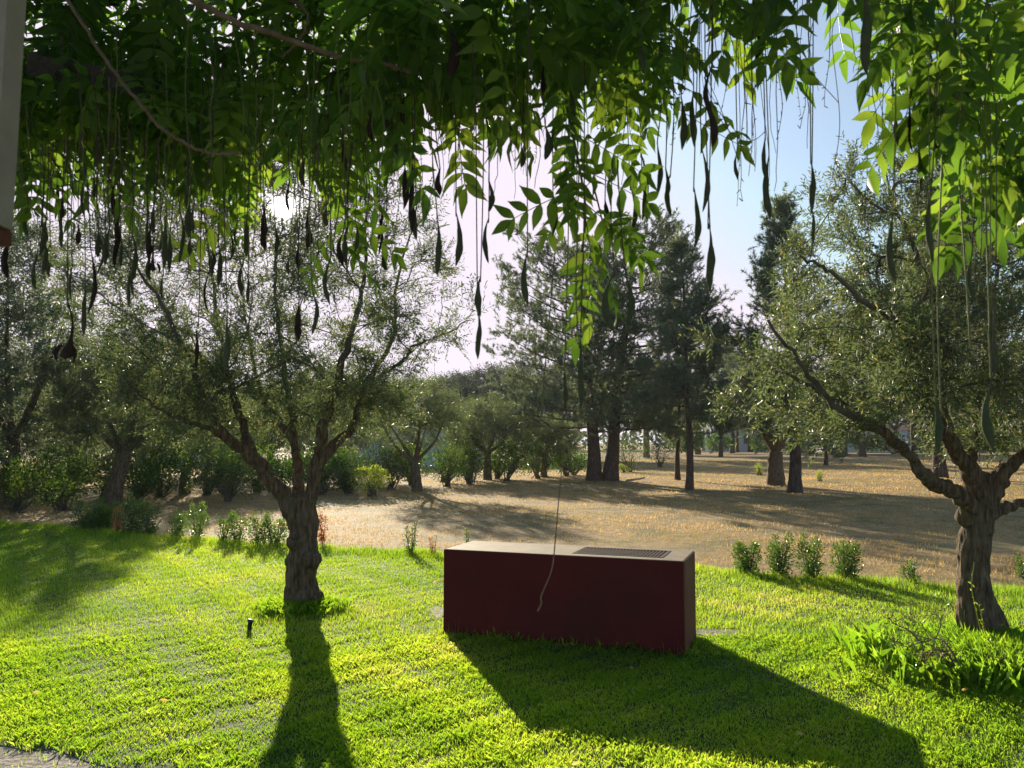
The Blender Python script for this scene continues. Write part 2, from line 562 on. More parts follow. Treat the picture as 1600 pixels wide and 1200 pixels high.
def remesh_trunk(mb, name, mat, parent, voxel, amp, origin, SK):
    """fuse overlapping limb tubes into one skin, then gnarl it"""
    o_ = np.asarray(origin, np.float32)
    mb.v = [v - o_ for v in mb.v]
    me = mb.mesh(name, mat)
    o = bpy.data.objects.new(name, me)
    COL.objects.link(o)
    md = o.modifiers.new('r', 'REMESH'); md.mode = 'VOXEL'; md.voxel_size = voxel
    ms = o.modifiers.new('s', 'SMOOTH'); ms.iterations = 3; ms.factor = .5
    dg = bpy.context.evaluated_depsgraph_get()
    ev = o.evaluated_get(dg)
    me2 = bpy.data.meshes.new_from_object(ev)
    o.modifiers.clear()
    o.data = me2
    me2.name = name
    n = len(me2.vertices)
    co = np.zeros(n * 3, np.float32); me2.vertices.foreach_get('co', co)
    no = np.zeros(n * 3, np.float32); me2.vertices.foreach_get('normal', no)
    co = co.reshape(-1, 3); no = no.reshape(-1, 3)
    sp = np.array([p for p, r in SK]) - o_; sr = np.array([r for p, r in SK])
    loc_r = np.concatenate([sr[np.argmin(((c[:, None] - sp[None]) ** 2).sum(-1), 1)] for c in np.array_split(co, max(1, n // 2000))])
    d = np.empty(n, np.float32)
    for i in range(n):
        x, y, z = map(float, co[i])
        a = mnoise.noise((x * 16, y * 16, z * 3.2))
        b = mnoise.noise((x * 5 + 9, y * 5, z * 4.5))
        c = mnoise.noise((x * 36, y * 36, z * 9))
        d[i] = amp * (-.9 * abs(a) * 1.3 + .45 + b * 1.5 + c * .85)
    d *= np.clip(loc_r / .16, .12, 1.1)
    co += no * d[:, None]
    me2.vertices.foreach_set('co', co.ravel())
    me2.polygons.foreach_set('use_smooth', np.ones(len(me2.polygons), bool))
    me2.materials.clear(); me2.materials.append(mat)
    me2.update()
    o.parent = parent
    return o


# ------------------------------------------------------------------ the setting: ground, lawn, path
def grid_sheet(name, xs, ys, dz, mat, mask=None):
    X, Y = np.meshgrid(xs, ys)
    Z = terrain(X, Y) + dz
    V = np.stack([X, Y, Z], -1).reshape(-1, 3)
    nx = len(xs)
    i, j = np.meshgrid(np.arange(nx - 1), np.arange(len(ys) - 1))
    a = (j * nx + i).ravel()
    F = np.stack([a, a + 1, a + nx + 1, a + nx], -1)
    if mask is not None:
        c = V[F].mean(1)
        F = F[mask(c[:, 0], c[:, 1])]
    mb = MB(); mb.add(V, F)
    o = mb.obj(name, mat)
    return tag(o, kind='structure')


xs = np.concatenate([np.linspace(-400, -40, 14), np.linspace(-38, 38, 90), np.linspace(40, 400, 14)])
ys = np.concatenate([np.linspace(-60, -2, 8), np.linspace(0, 45, 90), np.linspace(47, 110, 30), np.linspace(130, 900, 14)])
ground_ = grid_sheet('ground', xs, ys, 0, M['field'])

edge_px = [(-150, 806), (0, 817), (120, 826), (250, 838), (420, 852), (560, 858), (690, 866), (900, 878), (1090, 889), (1250, 902), (1420, 912),
           (1600, 922), (1800, 935)]
EDGE = np.array([[*gp(x, y)][:2] for x, y in edge_px])


def lawn_far(x):
    return np.interp(x, EDGE[:, 0], EDGE[:, 1]) + .12 * np.sin(x * 3.1) + .07 * np.sin(x * 7.7 + 1)


pa, pb = gp(0, 1158), gp(255, 1206)


def path_edge(x):
    return pa.y + (x - pa.x) * (pb.y - pa.y) / (pb.x - pa.x) + .04 * np.sin(x * 9) + .03 * np.sin(x * 23 + 1)


lawn_ys = np.linspace(0, 1, 60)
lx = np.linspace(-16, 12, 190)
V = []
for f in lawn_ys:
    near = path_edge(lx) - .05
    far = lawn_far(lx)
    yy = near + (far - near) * f
    V.append(np.stack([lx, yy, terrain(lx, yy) + .012], -1))
V = np.array(V).reshape(-1, 3)
i, j = np.meshgrid(np.arange(len(lx) - 1), np.arange(len(lawn_ys) - 1))
a = (j * len(lx) + i).ravel()
mb = MB(); mb.add(V, np.stack([a, a + 1, a + len(lx) + 1, a + len(lx)], -1))
lawn = tag(mb.obj('lawn', M['lawn_soil']), kind='structure')

px_ = np.linspace(-16, 12, 120)
V = np.concatenate([np.stack([px_, np.full_like(px_, -12.), np.full_like(px_, .008)], -1),
                    np.stack([px_, path_edge(px_) + .05, np.full_like(px_, .008)], -1)])
a = np.arange(len(px_) - 1)
mb = MB(); mb.add(V, np.stack([a, a + 1, a + len(px_) + 1, a + len(px_)], -1))
path = tag(mb.obj('path', M['path']), kind='structure')

# ------------------------------------------------------------------ the red block with its grate
A3 = Vector((-.637, 7.621, 0))
blk_w, BLK_D, BLK_H = 2.223, .684, .792
ux = Vector((math.cos(-.353), math.sin(-.353), 0))
uy = Vector((-ux.y, ux.x, 0))
B3 = A3 + ux * blk_w
print('block', blk_w, BLK_H, BLK_D, A3, B3)
blk_ang = math.atan2(ux.y, ux.x)
block = thing('barbecue_block', (A3.x, A3.y, 0), 'low dark red rendered block with an iron grate let into its top, on the lawn', 'barbecue', rz=blk_ang)


def blk_local(px, py):
    r = ray(px, py)
    p = Vector((0, 0, CAM_H)) + r * ((BLK_H - CAM_H) / r.z)
    q = p - A3
    return q.dot(ux), q.dot(uy)


gx0 = blk_local(896, 863.5)[0]; gx1 = blk_local(1037, 871)[0]
gy0 = max(.07, blk_local(960, 868)[1]); gy1 = min(BLK_D - .1, blk_local(985, 857)[1])
print('grate', gx0, gx1, gy0, gy1)
import bmesh


def box_bm(bm, x0, x1, y0, y1, z0, z1):
    vs = [bm.verts.new(p) for p in ((x0, y0, z0), (x1, y0, z0), (x1, y1, z0), (x0, y1, z0), (x0, y0, z1), (x1, y0, z1), (x1, y1, z1), (x0, y1, z1))]
    for f in ((0, 3, 2, 1), (4, 5, 6, 7), (0, 1, 5, 4), (1, 2, 6, 5), (2, 3, 7, 6), (3, 0, 4, 7)):
        bm.faces.new([vs[q] for q in f])


def bm_obj(name, bm, mat, parent=None, bevel=0, seg=2, smooth_=False):
    if bevel:
        bmesh.ops.bevel(bm, geom=list(bm.edges), offset=bevel, segments=seg, affect='EDGES', profile=.6)
    me = bpy.data.meshes.new(name)
    bm.to_mesh(me); bm.free()
    me.materials.append(mat)
    if smooth_:
        me.polygons.foreach_set('use_smooth', np.ones(len(me.polygons), bool))
    o = bpy.data.objects.new(name, me)
    COL.objects.link(o)
    o.parent = parent
    return o


# body: outer shell with a rectangular well
bm = bmesh.new()
w_, d_, h_ = blk_w, BLK_D, BLK_H
b_ = .008
wx = [0, gx0, gx1, w_]; wy = [0, gy0, gy1, d_]
top = {}
for ix, x in enumerate(wx):
    for iy, y in enumerate(wy):
        xx = min(max(x, b_), w_ - b_); yy = min(max(y, b_), d_ - b_)
        top[ix, iy] = bm.verts.new((xx, yy, h_))
for ix in range(3):
    for iy in range(3):
        if (ix, iy) != (1, 1):
            bm.faces.new([top[ix, iy], top[ix + 1, iy], top[ix + 1, iy + 1], top[ix, iy + 1]])
loop = [top[0, 0], top[1, 0], top[2, 0], top[3, 0], top[3, 1], top[3, 2], top[3, 3], top[2, 3], top[1, 3], top[0, 3], top[0, 2], top[0, 1]]
lowc, basec = [], []
for v in loop:
    x = 0 if v.co.x < b_ * 1.5 else (w_ if v.co.x > w_ - b_ * 1.5 else v.co.x)
    y = 0 if v.co.y < b_ * 1.5 else (d_ if v.co.y > d_ - b_ * 1.5 else v.co.y)
    lowc.append(bm.verts.new((x, y, h_ - b_))); basec.append(bm.verts.new((x, y, -.1)))
n = len(loop)
for q in range(n):
    p = (q + 1) % n
    bm.faces.new([loop[p], loop[q], lowc[q], lowc[p]])
    bm.faces.new([lowc[p], lowc[q], basec[q], basec[p]])
well = [top[1, 1], top[2, 1], top[2, 2], top[1, 2]]
wl = [bm.verts.new((v.co.x, v.co.y, h_ - .22)) for v in well]
for q in range(4):
    p = (q + 1) % 4
    bm.faces.new([well[q], well[p], wl[p], wl[q]])
bm.faces.new(wl)
bmesh.ops.recalc_face_normals(bm, faces=bm.faces)
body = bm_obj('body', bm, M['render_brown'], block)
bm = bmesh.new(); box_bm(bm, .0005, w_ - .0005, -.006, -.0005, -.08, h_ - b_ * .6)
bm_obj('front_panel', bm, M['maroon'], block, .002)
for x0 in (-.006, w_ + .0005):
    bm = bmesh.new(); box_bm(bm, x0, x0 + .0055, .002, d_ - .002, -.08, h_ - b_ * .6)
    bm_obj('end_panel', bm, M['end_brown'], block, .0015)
# grate: frame, bars, two cross bars
bm = bmesh.new()
fw = .018
zt = h_ + .004
box_bm(bm, gx0 + .001, gx1 - .001, gy0 + .001, gy0 + fw, h_ - .03, zt)
box_bm(bm, gx0 + .001, gx1 - .001, gy1 - fw, gy1 - .001, h_ - .03, zt)
box_bm(bm, gx0 + .001, gx0 + fw, gy0 + fw + .001, gy1 - fw - .001, h_ - .03, zt)
box_bm(bm, gx1 - fw, gx1 - .001, gy0 + fw + .001, gy1 - fw - .001, h_ - .03, zt)
grate = bm_obj('grate', bm, M['grate'], block)
bm = bmesh.new()
box_bm(bm, gx0 + .003, gx1 - .003, gy0 + .003, gy1 - .003, h_ - .217, h_ - .032)
bm.faces.ensure_lookup_table()
bmesh.ops.delete(bm, geom=[max(bm.faces, key=lambda f: f.calc_center_median().z)], context='FACES')
bm_obj('shade_liner', bm, M['well_shade'], block)  # dark liner added so the gaps between the bars look shaded
bar_me = None
nb = 25
for q in range(nb):
    x = gx0 + fw + .012 + (gx1 - gx0 - 2 * fw - .024) * q / (nb - 1)
    if bar_me is None:
        bm = bmesh.new(); box_bm(bm, -.005, .005, gy0 + fw + .001, gy1 - fw - .001, -.022, 0)
        o = bm_obj('bar', bm, M['bar_iron'], grate); bar_me = o.data
    else:
        o = bpy.data.objects.new('bar', bar_me); COL.objects.link(o); o.parent = grate
    o.location = (x, 0, zt - .003)
BLK = [A3 + Vector((0, 0, 0)), B3, B3 + uy * BLK_D, A3 + uy * BLK_D]


def in_block(x, y, pad=0.0):
    qx = (x - A3.x) * ux.x + (y - A3.y) * ux.y
    qy = (x - A3.x) * uy.x + (y - A3.y) * uy.y
    return (qx > -pad) & (qx < blk_w + pad) & (qy > -pad) & (qy < BLK_D + pad)


# soil patches at the block's two ends
SOIL = []
for k, (px0, py0, rx, ry) in enumerate([(686, 958, .12, .30), (1118, 990, .26, .14)]):
    c = gp(px0, py0)
    mb = MB()
    th = np.linspace(0, 2 * np.pi, 28, endpoint=False)
    rr = 1 + .22 * np.sin(3 * th + k) + .12 * np.sin(7 * th + 2 * k)
    ring = np.stack([c.x + rx * rr * np.cos(th), c.y + ry * rr * np.sin(th), np.full(28, .017)], -1)
    mb.add(np.vstack([ring, [[c.x, c.y, .018]]]), [[q, (q + 1) % 28, 28] for q in range(28)])
    tag(mb.obj('soil_patch', M['path']), kind='structure')
    SOIL.append((c.x, c.y, rx, ry))

# ------------------------------------------------------------------ lawn grass blades
LB = gp(473, 950); RB = gp(1533, 1012)          # bases of the two near olives


def fbm2(x, y, s, seed=0.):
    r_ = np.zeros_like(x)
    for k, (a_, fx, fy) in enumerate([(1, 1., .7), (.7, -1.3, 1.9), (.5, 2.9, -2.2), (.35, 4.7, 5.1), (.25, -8.3, 7.1)]):
        r_ += a_ * np.sin(x * s * fx + y * s * fy + seed * 1.7 + k * 2.1)
    return r_ / 2.2


def grass_field(n, y0, y1, power, want, blade3, hfun, wfun, tintfun, mat, name, pxr=(-400, 2000)):
    u = rng.random(n)
    e = 2 - power
    y = (y0 ** e + u * (y1 ** e - y0 ** e)) ** (1 / e)
    x = (rng.uniform(*pxr, n) - 800) / FPX * y
    k = want(x, y)
    x, y = x[k], y[k]
    n = len(x)
    z = terrain(x, y) + .008
    h = hfun(x, y); w = wfun(x, y)
    az = rng.uniform(0, 2 * np.pi, n)
    lean = rng.uniform(.1, 1.05, n)
    dr = np.stack([np.cos(az), np.sin(az), np.zeros(n)], -1)
    sd = np.stack([-np.sin(az), np.cos(az), np.zeros(n)], -1)
    tw = rng.uniform(-.6, .6, n)[:, None]
    sd = unit(sd + dr * tw)
    B = np.stack([x, y, z], -1)
    h = h[:, None]; w = w[:, None]; lean = lean[:, None]
    up = np.array([0, 0, 1.])
    t = tintfun(x, y)
    mb = MB()
    if blade3:
        mid = B + up * h * .55 + dr * h * lean * .22
        tip = B + up * h * (1 - .25 * lean) + dr * h * lean * .8
        Vv = np.stack([B - sd * w * .5, B + sd * w * .5, mid + sd * w * .4, tip], 1).reshape(-1, 3)
        mb.add(Vv, np.arange(n)[:, None] * 4 + np.array([[0, 1, 2], [0, 2, 3]]).reshape(1, 6), np.repeat(t, 4))
        mb.f[-1] = mb.f[-1].reshape(-1, 3)
    else:
        tip = B + up * h * (1 - .25 * lean) + dr * h * lean * .7
        Vv = np.stack([B - sd * w * .5, B + sd * w * .5, tip], 1).reshape(-1, 3)
        mb.add(Vv, np.arange(n)[:, None] * 3 + np.array([[0, 1, 2]]), np.repeat(t, 3))
    return tag(mb.obj(name, mat, smooth_=False), kind='stuff')


def soil_free(x, y):
    k = np.ones(x.shape, bool)
    for cx, cy_, rx, ry in SOIL:
        d = ((x - cx) / rx) ** 2 + ((y - cy_) / ry) ** 2
        k &= (d > .8) | (rng.random(len(x)) < .3 + .5 * np.clip(d - .45, 0, 1))
    return k


def lawn_want(x, y):
    pe = path_edge(x)
    k = (y > pe + rng.normal(size=len(x)) * .05) & (y < lawn_far(x) + rng.normal(size=len(x)) * .10)
    k &= ~in_block(x, y, -.004)
    k &= ~(((x - LB.x) ** 2 + (y - LB.y) ** 2) < .03)
    k &= soil_free(x, y)
    k &= rng.random(len(x)) < .92 + .26 * fbm2(x, y, 2.6, 4) + .14 * fbm2(x, y, 8.1, 7)
    return k


def lawn_h(x, y):
    edge = np.exp(-((lawn_far(x) - y - .35) / .35) ** 2)
    qx = (x - A3.x) * ux.x + (y - A3.y) * ux.y; qy = (x - A3.x) * uy.x + (y - A3.y) * uy.y
    bb = np.exp(-(np.minimum(qy, 0) / .07) ** 2) * (qx > -.1) * (qx < blk_w + .1) * (qy < .05)
    tb = .6 * bb * (rng.random(len(x)) < .5) + 1.3 * np.exp(-((x - RB.x + .15) ** 2 / .5 + (y - RB.y + .45) ** 2 / .28)) + .8 * np.exp(-((x - LB.x) ** 2 + (y - LB.y + .1) ** 2) / .12)
    return (.034 + .006 * (y > 7.5) + .013 * fbm2(x, y, 1.6, 1) * .8 + .012 * fbm2(x, y, 7.3, 9) + .10 * edge * rng.random(len(x)) + .15 * tb * rng.random(len(x))) * rng.uniform(.55, 1.35, len(x))


def lawn_t(x, y):
    dry = np.exp(-((x - 1.9) ** 2 / 3 + (y - 8.9) ** 2 / .5)) * .35 + np.exp(-((x + .6) ** 2 / .8 + (y - 7.6) ** 2 / 1.2)) * .16
    t = .37 + .24 * fbm2(x, y, 1.1, 2) + .16 * fbm2(x, y, 6.2, 3) + rng.normal(size=len(x)) * .15 + dry * .6
    t = np.where(rng.random(len(x)) < .012, 1.0, t)
    return np.clip(t, 0, 1)


grass_field(330000, 3.6, 7.5, 1.0, lawn_want, True, lawn_h, lambda x, y: 0.0033 * rng.uniform(.7, 1.4, len(x)), lawn_t, M['grass'], 'lawn_grass')
grass_field(760000, 7.5, 19.5, 1.35, lawn_want, False, lawn_h, lambda x, y: (.0056 + .0008 * (y - 7)) * rng.uniform(.7, 1.4, len(x)), lawn_t,
            M['grass'], 'lawn_grass')


grass_field(90000, 4.9, 7.6, 1.0, lambda x, y: rng.random(len(x)) < 1.1 * np.exp(-((x - RB.x + .1) ** 2 / .35 + (y - RB.y + .55) ** 2 / .22)), True,
            lambda x, y: rng.uniform(.07, .26, len(x)), lambda x, y: .0042 * rng.uniform(.6, 1.4, len(x)),
            lambda x, y: np.clip(.1 + .15 * rng.normal(size=len(x)), 0, 1), M['grass'], 'grass_tuft', pxr=(1300, 1720))
grass_field(40000, 8.0, 9.6, 1.0, lambda x, y: rng.random(len(x)) < .9 * np.exp(-((x - LB.x) ** 2 / .07 + (y - LB.y + .12) ** 2 / .05)), True,
            lambda x, y: rng.uniform(.05, .16, len(x)), lambda x, y: .0036 * rng.uniform(.6, 1.4, len(x)),
            lambda x, y: np.clip(.18 + .15 * rng.normal(size=len(x)), 0, 1), M['grass'], 'grass_tuft', pxr=(380, 570))


def field_want(x, y):
    k = y > lawn_far(x) - .25
    k &= rng.random(len(x)) < .5 + .5 * fbm2(x, y, .9, 8) + .35 * fbm2(x, y, 4.1, 6)
    return k


def field_t(x, y):
    g = fbm2(x, y, .45, 5)
    return np.clip(.62 + .2 * rng.normal(size=len(x)) - .9 * np.clip(g - .15, 0, 1) - .5 * np.exp(-((y - lawn_far(x)) / .7) ** 2), 0, 1)


grass_field(420000, 9, 75, 1.45, field_want, False, lambda x, y: .042 * rng.uniform(.3, 1.5, len(x)) * (1 + .5 * np.clip(fbm2(x, y, .7, 2), 0, 1)),
            lambda x, y: (.006 + .0009 * (y - 9)) * rng.uniform(.7, 1.3, len(x)), field_t, M['dry_grass'], 'dry_grass')
# weeds on the path's edge
grass_field(30000, 2.8, 6, 1.0, lambda x, y: (y < path_edge(x)) & (fbm2(x, y, 5.3, 3) > .1) & (rng.random(len(x)) < .5), False,
            lambda x, y: .03 * rng.uniform(.4, 1.3, len(x)), lambda x, y: .005 * rng.uniform(.7, 1.4, len(x)),
            lambda x, y: np.clip(.6 + .3 * rng.normal(size=len(x)), 0, 1), M['grass'], 'path_weeds')

# dry leaves dropped on the lawn and on the path
n = 70
y = rng.uniform(4.2, 11, n); x = (rng.uniform(0, 1600, n) - 800) / FPX * y
k = (~in_block(x, y, .05)) & (y < lawn_far(x) - .3)
x, y = x[k], y[k]; n = len(x)
mb = MB()
D = rand_dirs(n) * np.array([1, 1, .35])
leaves(mb, np.stack([x, y, np.where(y < path_edge(x), .016, .045) + rng.uniform(0, .012, n)], -1), D, rng.uniform(.03, .07, n), rng.uniform(.014, .026, n), rng.random(n), True)
tag(mb.obj('fallen_leaves', M['dry_grass'], smooth_=False), kind='stuff')

# ------------------------------------------------------------------ the two near olive trees
def px_limb(pts, n, wob=.02):
    """pts: (px, py, depth)"""
    P = spline([[*at(x, y, Y)] for x, y, Y in pts], n)
    P[1:-1] += rng.normal(size=P[1:-1].shape) * wob
    return P


def poly_attract(poly, Yc, depth, n, dens=None):
    """points in the crown: the silhouette at the tree's own distance, rounded in depth"""
    poly = np.array(poly, float)
    x0, y0 = poly.min(0); x1, y1 = poly.max(0)
    res = []
    cx, cyy = (x0 + x1) / 2, (y0 + y1) / 2
    while len(res) < n:
        x = rng.uniform(x0, x1); y = rng.uniform(y0, y1)
        if not in_poly(np.array(x), np.array(y), poly):
            continue
        if dens and rng.random() > dens(x, y):
            continue
        rr = ((x - cx) / (x1 - x0) * 2) ** 2 + ((y - cyy) / (y1 - y0) * 2) ** 2
        dz = depth * math.sqrt(max(.12, 1 - rr * .8)) * rng.uniform(-1, 1)
        p = at(x, y, Yc)
        res.append([p.x, Yc + dz, p.z])
    return np.array(res)


def hero_olive(base, label, trunk_pts, limbs, poly, Yc, depth, natt, dens, lf, voxel=.0135, amp=.026, gap=True, droop=.1):
    t = thing('olive_tree', (base.x, base.y, 0), label, 'tree', 'olive trees')
    org = (base.x, base.y, 0)
    mt = MB()
    SK = []
    for pts, radii in trunk_pts:
        P = px_limb(pts, 26, 0.004)
        rr = np.interp(np.linspace(0, 1, 26), np.linspace(0, 1, len(radii)), radii)
        tube(mt, P, rr, 16, cap=2)
        SK += [(p, r) for p, r in zip(P, rr)]
    sk, thin = [], []
    for pts, r0, r1 in limbs:
        P = px_limb(pts, 8 + 4 * len(pts), .012)
        rr = r0 + (r1 - r0) * np.linspace(0, 1, len(P)) ** .75
        k = max(3, int((rr > .036).sum()))
        tube(mt, P[:k], rr[:k], 10, cap=2)
        SK += [(p, r) for p, r in zip(P[:k], rr[:k])]
        if k < len(P) - 1:
            thin.append((P[k - 2:], rr[k - 2:] * .97))
        sk.append((P[:], r0, r1))
    remesh_trunk(mt, 'trunk', M['olive_bark'], t, voxel, amp, org, SK)
    att = poly_attract(poly, Yc, depth, natt, dens)
    ch, tips, tdir, mids = grow(sk, att, rtip=.003)
    mb = MB()
    for P, rr in thin:
        tube(mb, P, rr, 7, cap=False, wob=.06)
    for P, rr in ch:
        if not sun_gap(P).all():
            continue
        tube(mb, P, np.minimum(rr, .035), 5 if rr[0] > .012 else 4, cap=False)
    ml = MB()
    ctr = att.mean(0) - np.array([0, 0, .8])
    leafy(ml, mb, tips, tdir, ctr, lf[0], lf[1], lf[2], .060, .0145, up=.35, out=.45, droop=droop, gap=gap)
    k = rng.random(len(mids)) < .55
    leafy(ml, mb, mids[k], rand_dirs(k.sum()), ctr, 3, lf[1], lf[2], .058, .014, up=.3, out=.4, droop=droop, gap=gap)
    mb.obj('branches', M['twig'], t, origin=org)
    tag(ml.obj('crown', M['olive_leaf'], t, smooth_=False, origin=org), kind='stuff')
    return t


YL = LB.y
left_poly = [(330, 700), (250, 650), (175, 570), (140, 480), (160, 380), (230, 300), (330, 260), (560, 270), (640, 300), (700, 330), (700, 400),
             (700, 460), (745, 480), (735, 515), (680, 540), (650, 580), (610, 640), (560, 670), (500, 660), (430, 650)]
hero_olive(LB, 'gnarled olive tree with a burled trunk on the lawn left of the dark red block',
           [([(474, 962, YL), (473, 940, YL), (471, 915, YL), (472, 885, YL), (474, 860, YL), (474, 830, YL), (472, 800, YL), (471, 775, YL)],
             [.28, .225, .165, .172, .148, .145, .152, .13]),
            ([(455, 950, YL - .05), (458, 925, YL - .08), (464, 900, YL - .08)], [.115, .10, .03]),
            ([(488, 885, YL - .12), (489, 872, YL - .13), (487, 858, YL - .1)], [.05, .10, .03]),
            ([(462, 858, YL - .1), (459, 846, YL - .12), (462, 835, YL - .1)], [.04, .085, .03])],
           [([(466, 815, YL), (430, 760, YL - .1), (395, 715, YL - .25), (352, 682, YL - .4), (322, 640, YL - .5), (300, 570, YL - .5), (255, 480, YL - .6),
              (200, 400, YL - .7)], .105, .012),
            ([(395, 715, YL - .25), (372, 640, YL - .1), (350, 560, YL), (335, 460, YL + .1), (320, 340, YL + .2)], .062, .009),
            ([(470, 800, YL), (464, 720, YL + .25), (456, 650, YL + .4), (442, 560, YL + .6), (430, 450, YL + .8), (440, 340, YL + .9)], .072, .009),
            ([(459, 690, YL + .3), (412, 620, YL + .6), (388, 520, YL + .9), (375, 400, YL + 1.1)], .045, .007),
            ([(478, 800, YL), (492, 735, YL - .1), (506, 670, YL - .2), (524, 600, YL - .3), (552, 510, YL - .4), (572, 420, YL - .4), (570, 310, YL - .5)],
             .092, .010),
            ([(494, 730, YL - .1), (524, 692, YL + .1), (550, 668, YL + .25), (572, 600, YL + .4), (612, 530, YL + .5), (622, 430, YL + .5), (645, 360, YL + .5)],
             .074, .009),
            ([(572, 600, YL + .4), (610, 580, YL + .3), (637, 555, YL + .2), (645, 540, YL + .2), (690, 525, YL + .1), (735, 500, YL)], .03, .006),
            ([(352, 682, YL - .4), (300, 660, YL - .7), (250, 640, YL - .9), (200, 600, YL - 1.1)], .035, .007)],
           left_poly, YL, 1.7, 560, lambda x, y: (1.0 if x < 560 else .62) * (1. if y > 540 else .62), (9, .30, 13))

YR = RB.y
right_poly = [(1120, 600), (1130, 530), (1165, 470), (1125, 420), (1180, 375), (1240, 410), (1270, 300), (1335, 245), (1420, 290), (1480, 265), (1600, 280),
              (1760, 290), (1860, 450), (1860, 650), (1720, 735), (1560, 700), (1430, 650), (1380, 660), (1250, 690), (1170, 660)]
hero_olive(RB, 'olive tree with a forked leaning trunk at the right edge of the lawn', 
           [([(1536, 1030, YR), (1535, 1005, YR), (1528, 960, YR), (1522, 900, YR), (1522, 850, YR), (1528, 805, YR), (1535, 770, YR), (1538, 745, YR)],
             [.23, .185, .15, .122, .118, .13, .14, .10]),
            ([(1562, 1020, YR - .02), (1560, 985, YR - .02), (1548, 940, YR), (1540, 915, YR)], [.10, .09, .055, .02])],
           [([(1520, 825, YR), (1498, 775, YR - .15), (1445, 748, YR - .3), (1415, 705, YR - .4), (1385, 680, YR - .5), (1345, 662, YR - .55), (1300, 630, YR - .6),
              (1250, 570, YR - .7), (1200, 500, YR - .75)], .085, .012),
            ([(1535, 780, YR), (1508, 722, YR - .1), (1484, 690, YR - .2), (1474, 630, YR - .25), (1482, 560, YR - .2), (1462, 480, YR - .2), (1430, 390, YR - .3),
              (1390, 310, YR - .3)], .098, .014),
            ([(1545, 790, YR), (1572, 738, YR - .1), (1620, 690, YR - .2), (1680, 620, YR - .2), (1720, 520, YR)], .09, .014),
            ([(1548, 805, YR), (1600, 782, YR + .3), (1670, 755, YR + .6), (1740, 680, YR + .9)], .06, .012),
            ([(1530, 785, YR), (1515, 735, YR + .25), (1525, 660, YR + .6), (1540, 540, YR + .9), (1560, 420, YR + 1.1)], .075, .012),
            ([(1474, 620, YR - .25), (1420, 520, YR - .6), (1350, 470, YR - .9), (1290, 420, YR - 1.), (1250, 400, YR - 1)], .04, .01),
            ([(1385, 680, YR - .5), (1330, 640, YR - .2), (1260, 600, YR), (1180, 560, YR + .1)], .04, .01)],
           right_poly, YR, 1.5, 620, lambda x, y: (.10 if y < 530 else .32) if x < 1290 else (1. if y > 400 else .7), (10, .27, 13), gap=False)


# ------------------------------------------------------------------ background trees and bushes
def ellipsoid_pts(n, c, r, hollow=.25):
    d = rand_dirs(n)
    rad = rng.random(n) ** .42
    return np.asarray(c) + d * np.asarray(r) * np.maximum(rad, hollow)[:, None]


def bg_olive(base, label, W_, z0, z1, fork, natt, rtr, lean=(0, 0), mat='olive_leaf', name='olive_tree', group='olive trees', L=.075, ntw=5, nlv=9,
             tlen=.42, depth=None):
    t = thing(name, base, label, 'tree', group)
    mt = MB()
    rz = base.z
    x0, y0 = 0., 0.
    top = np.array([lean[0], lean[1], fork])
    P = spline([[0, 0, -.15], [lean[0] * .2, 0, fork * .4], top], 10)
    tube(mt, P, np.linspace(rtr * 1.35, rtr * .9, 10), 10, wob=.08)
    sk = [(P, rtr, rtr * .9)]
    dp = depth or W_
    for k in range(5):
        a_ = 2 * np.pi * k / 5 + rng.uniform(-.4, .4)
        e = np.array([lean[0] + math.cos(a_) * W_ * .32, math.sin(a_) * dp * .32, fork + (z1 - fork) * rng.uniform(.45, .75)])
        Q = spline([top * .97, top + (e - top) * .4 + rng.normal(size=3) * .08 + np.array([math.cos(a_) * .15, math.sin(a_) * .15, -.05]), e], 9)
        tube(mt, Q, np.linspace(rtr * .5, rtr * .1, 9), 7, wob=.06)
        sk.append((Q, rtr * .6, rtr * .15))
    natt = int(natt * 1.5)
    att = ellipsoid_pts(natt, (lean[0], 0, (z0 + z1) / 2), (W_ / 2, dp / 2, (z1 - z0) / 2))
    ch, tips, tdir, mids = grow(sk, att, rtip=.0045, step=.3)
    for P, rr in ch:
        tube(mt, P, np.minimum(rr, rtr * .4), 4, cap=False)
    ml = MB()
    ctr = att.mean(0)
    leafy(ml, None, tips, tdir, ctr, ntw * 2, tlen, nlv, L, L * .34, up=.3, out=.6)
    leafy(ml, None, mids[::2], rand_dirs(len(mids[::2])), ctr, 3, tlen, nlv, L, L * .30, up=.3, out=.6)
    mt.obj('trunk', M['olive_bark'], t)
    tag(ml.obj('crown', M[mat], t, smooth_=False), kind='stuff')
    return t


def zpx(py, Y):
    return at(800, py, Y).z


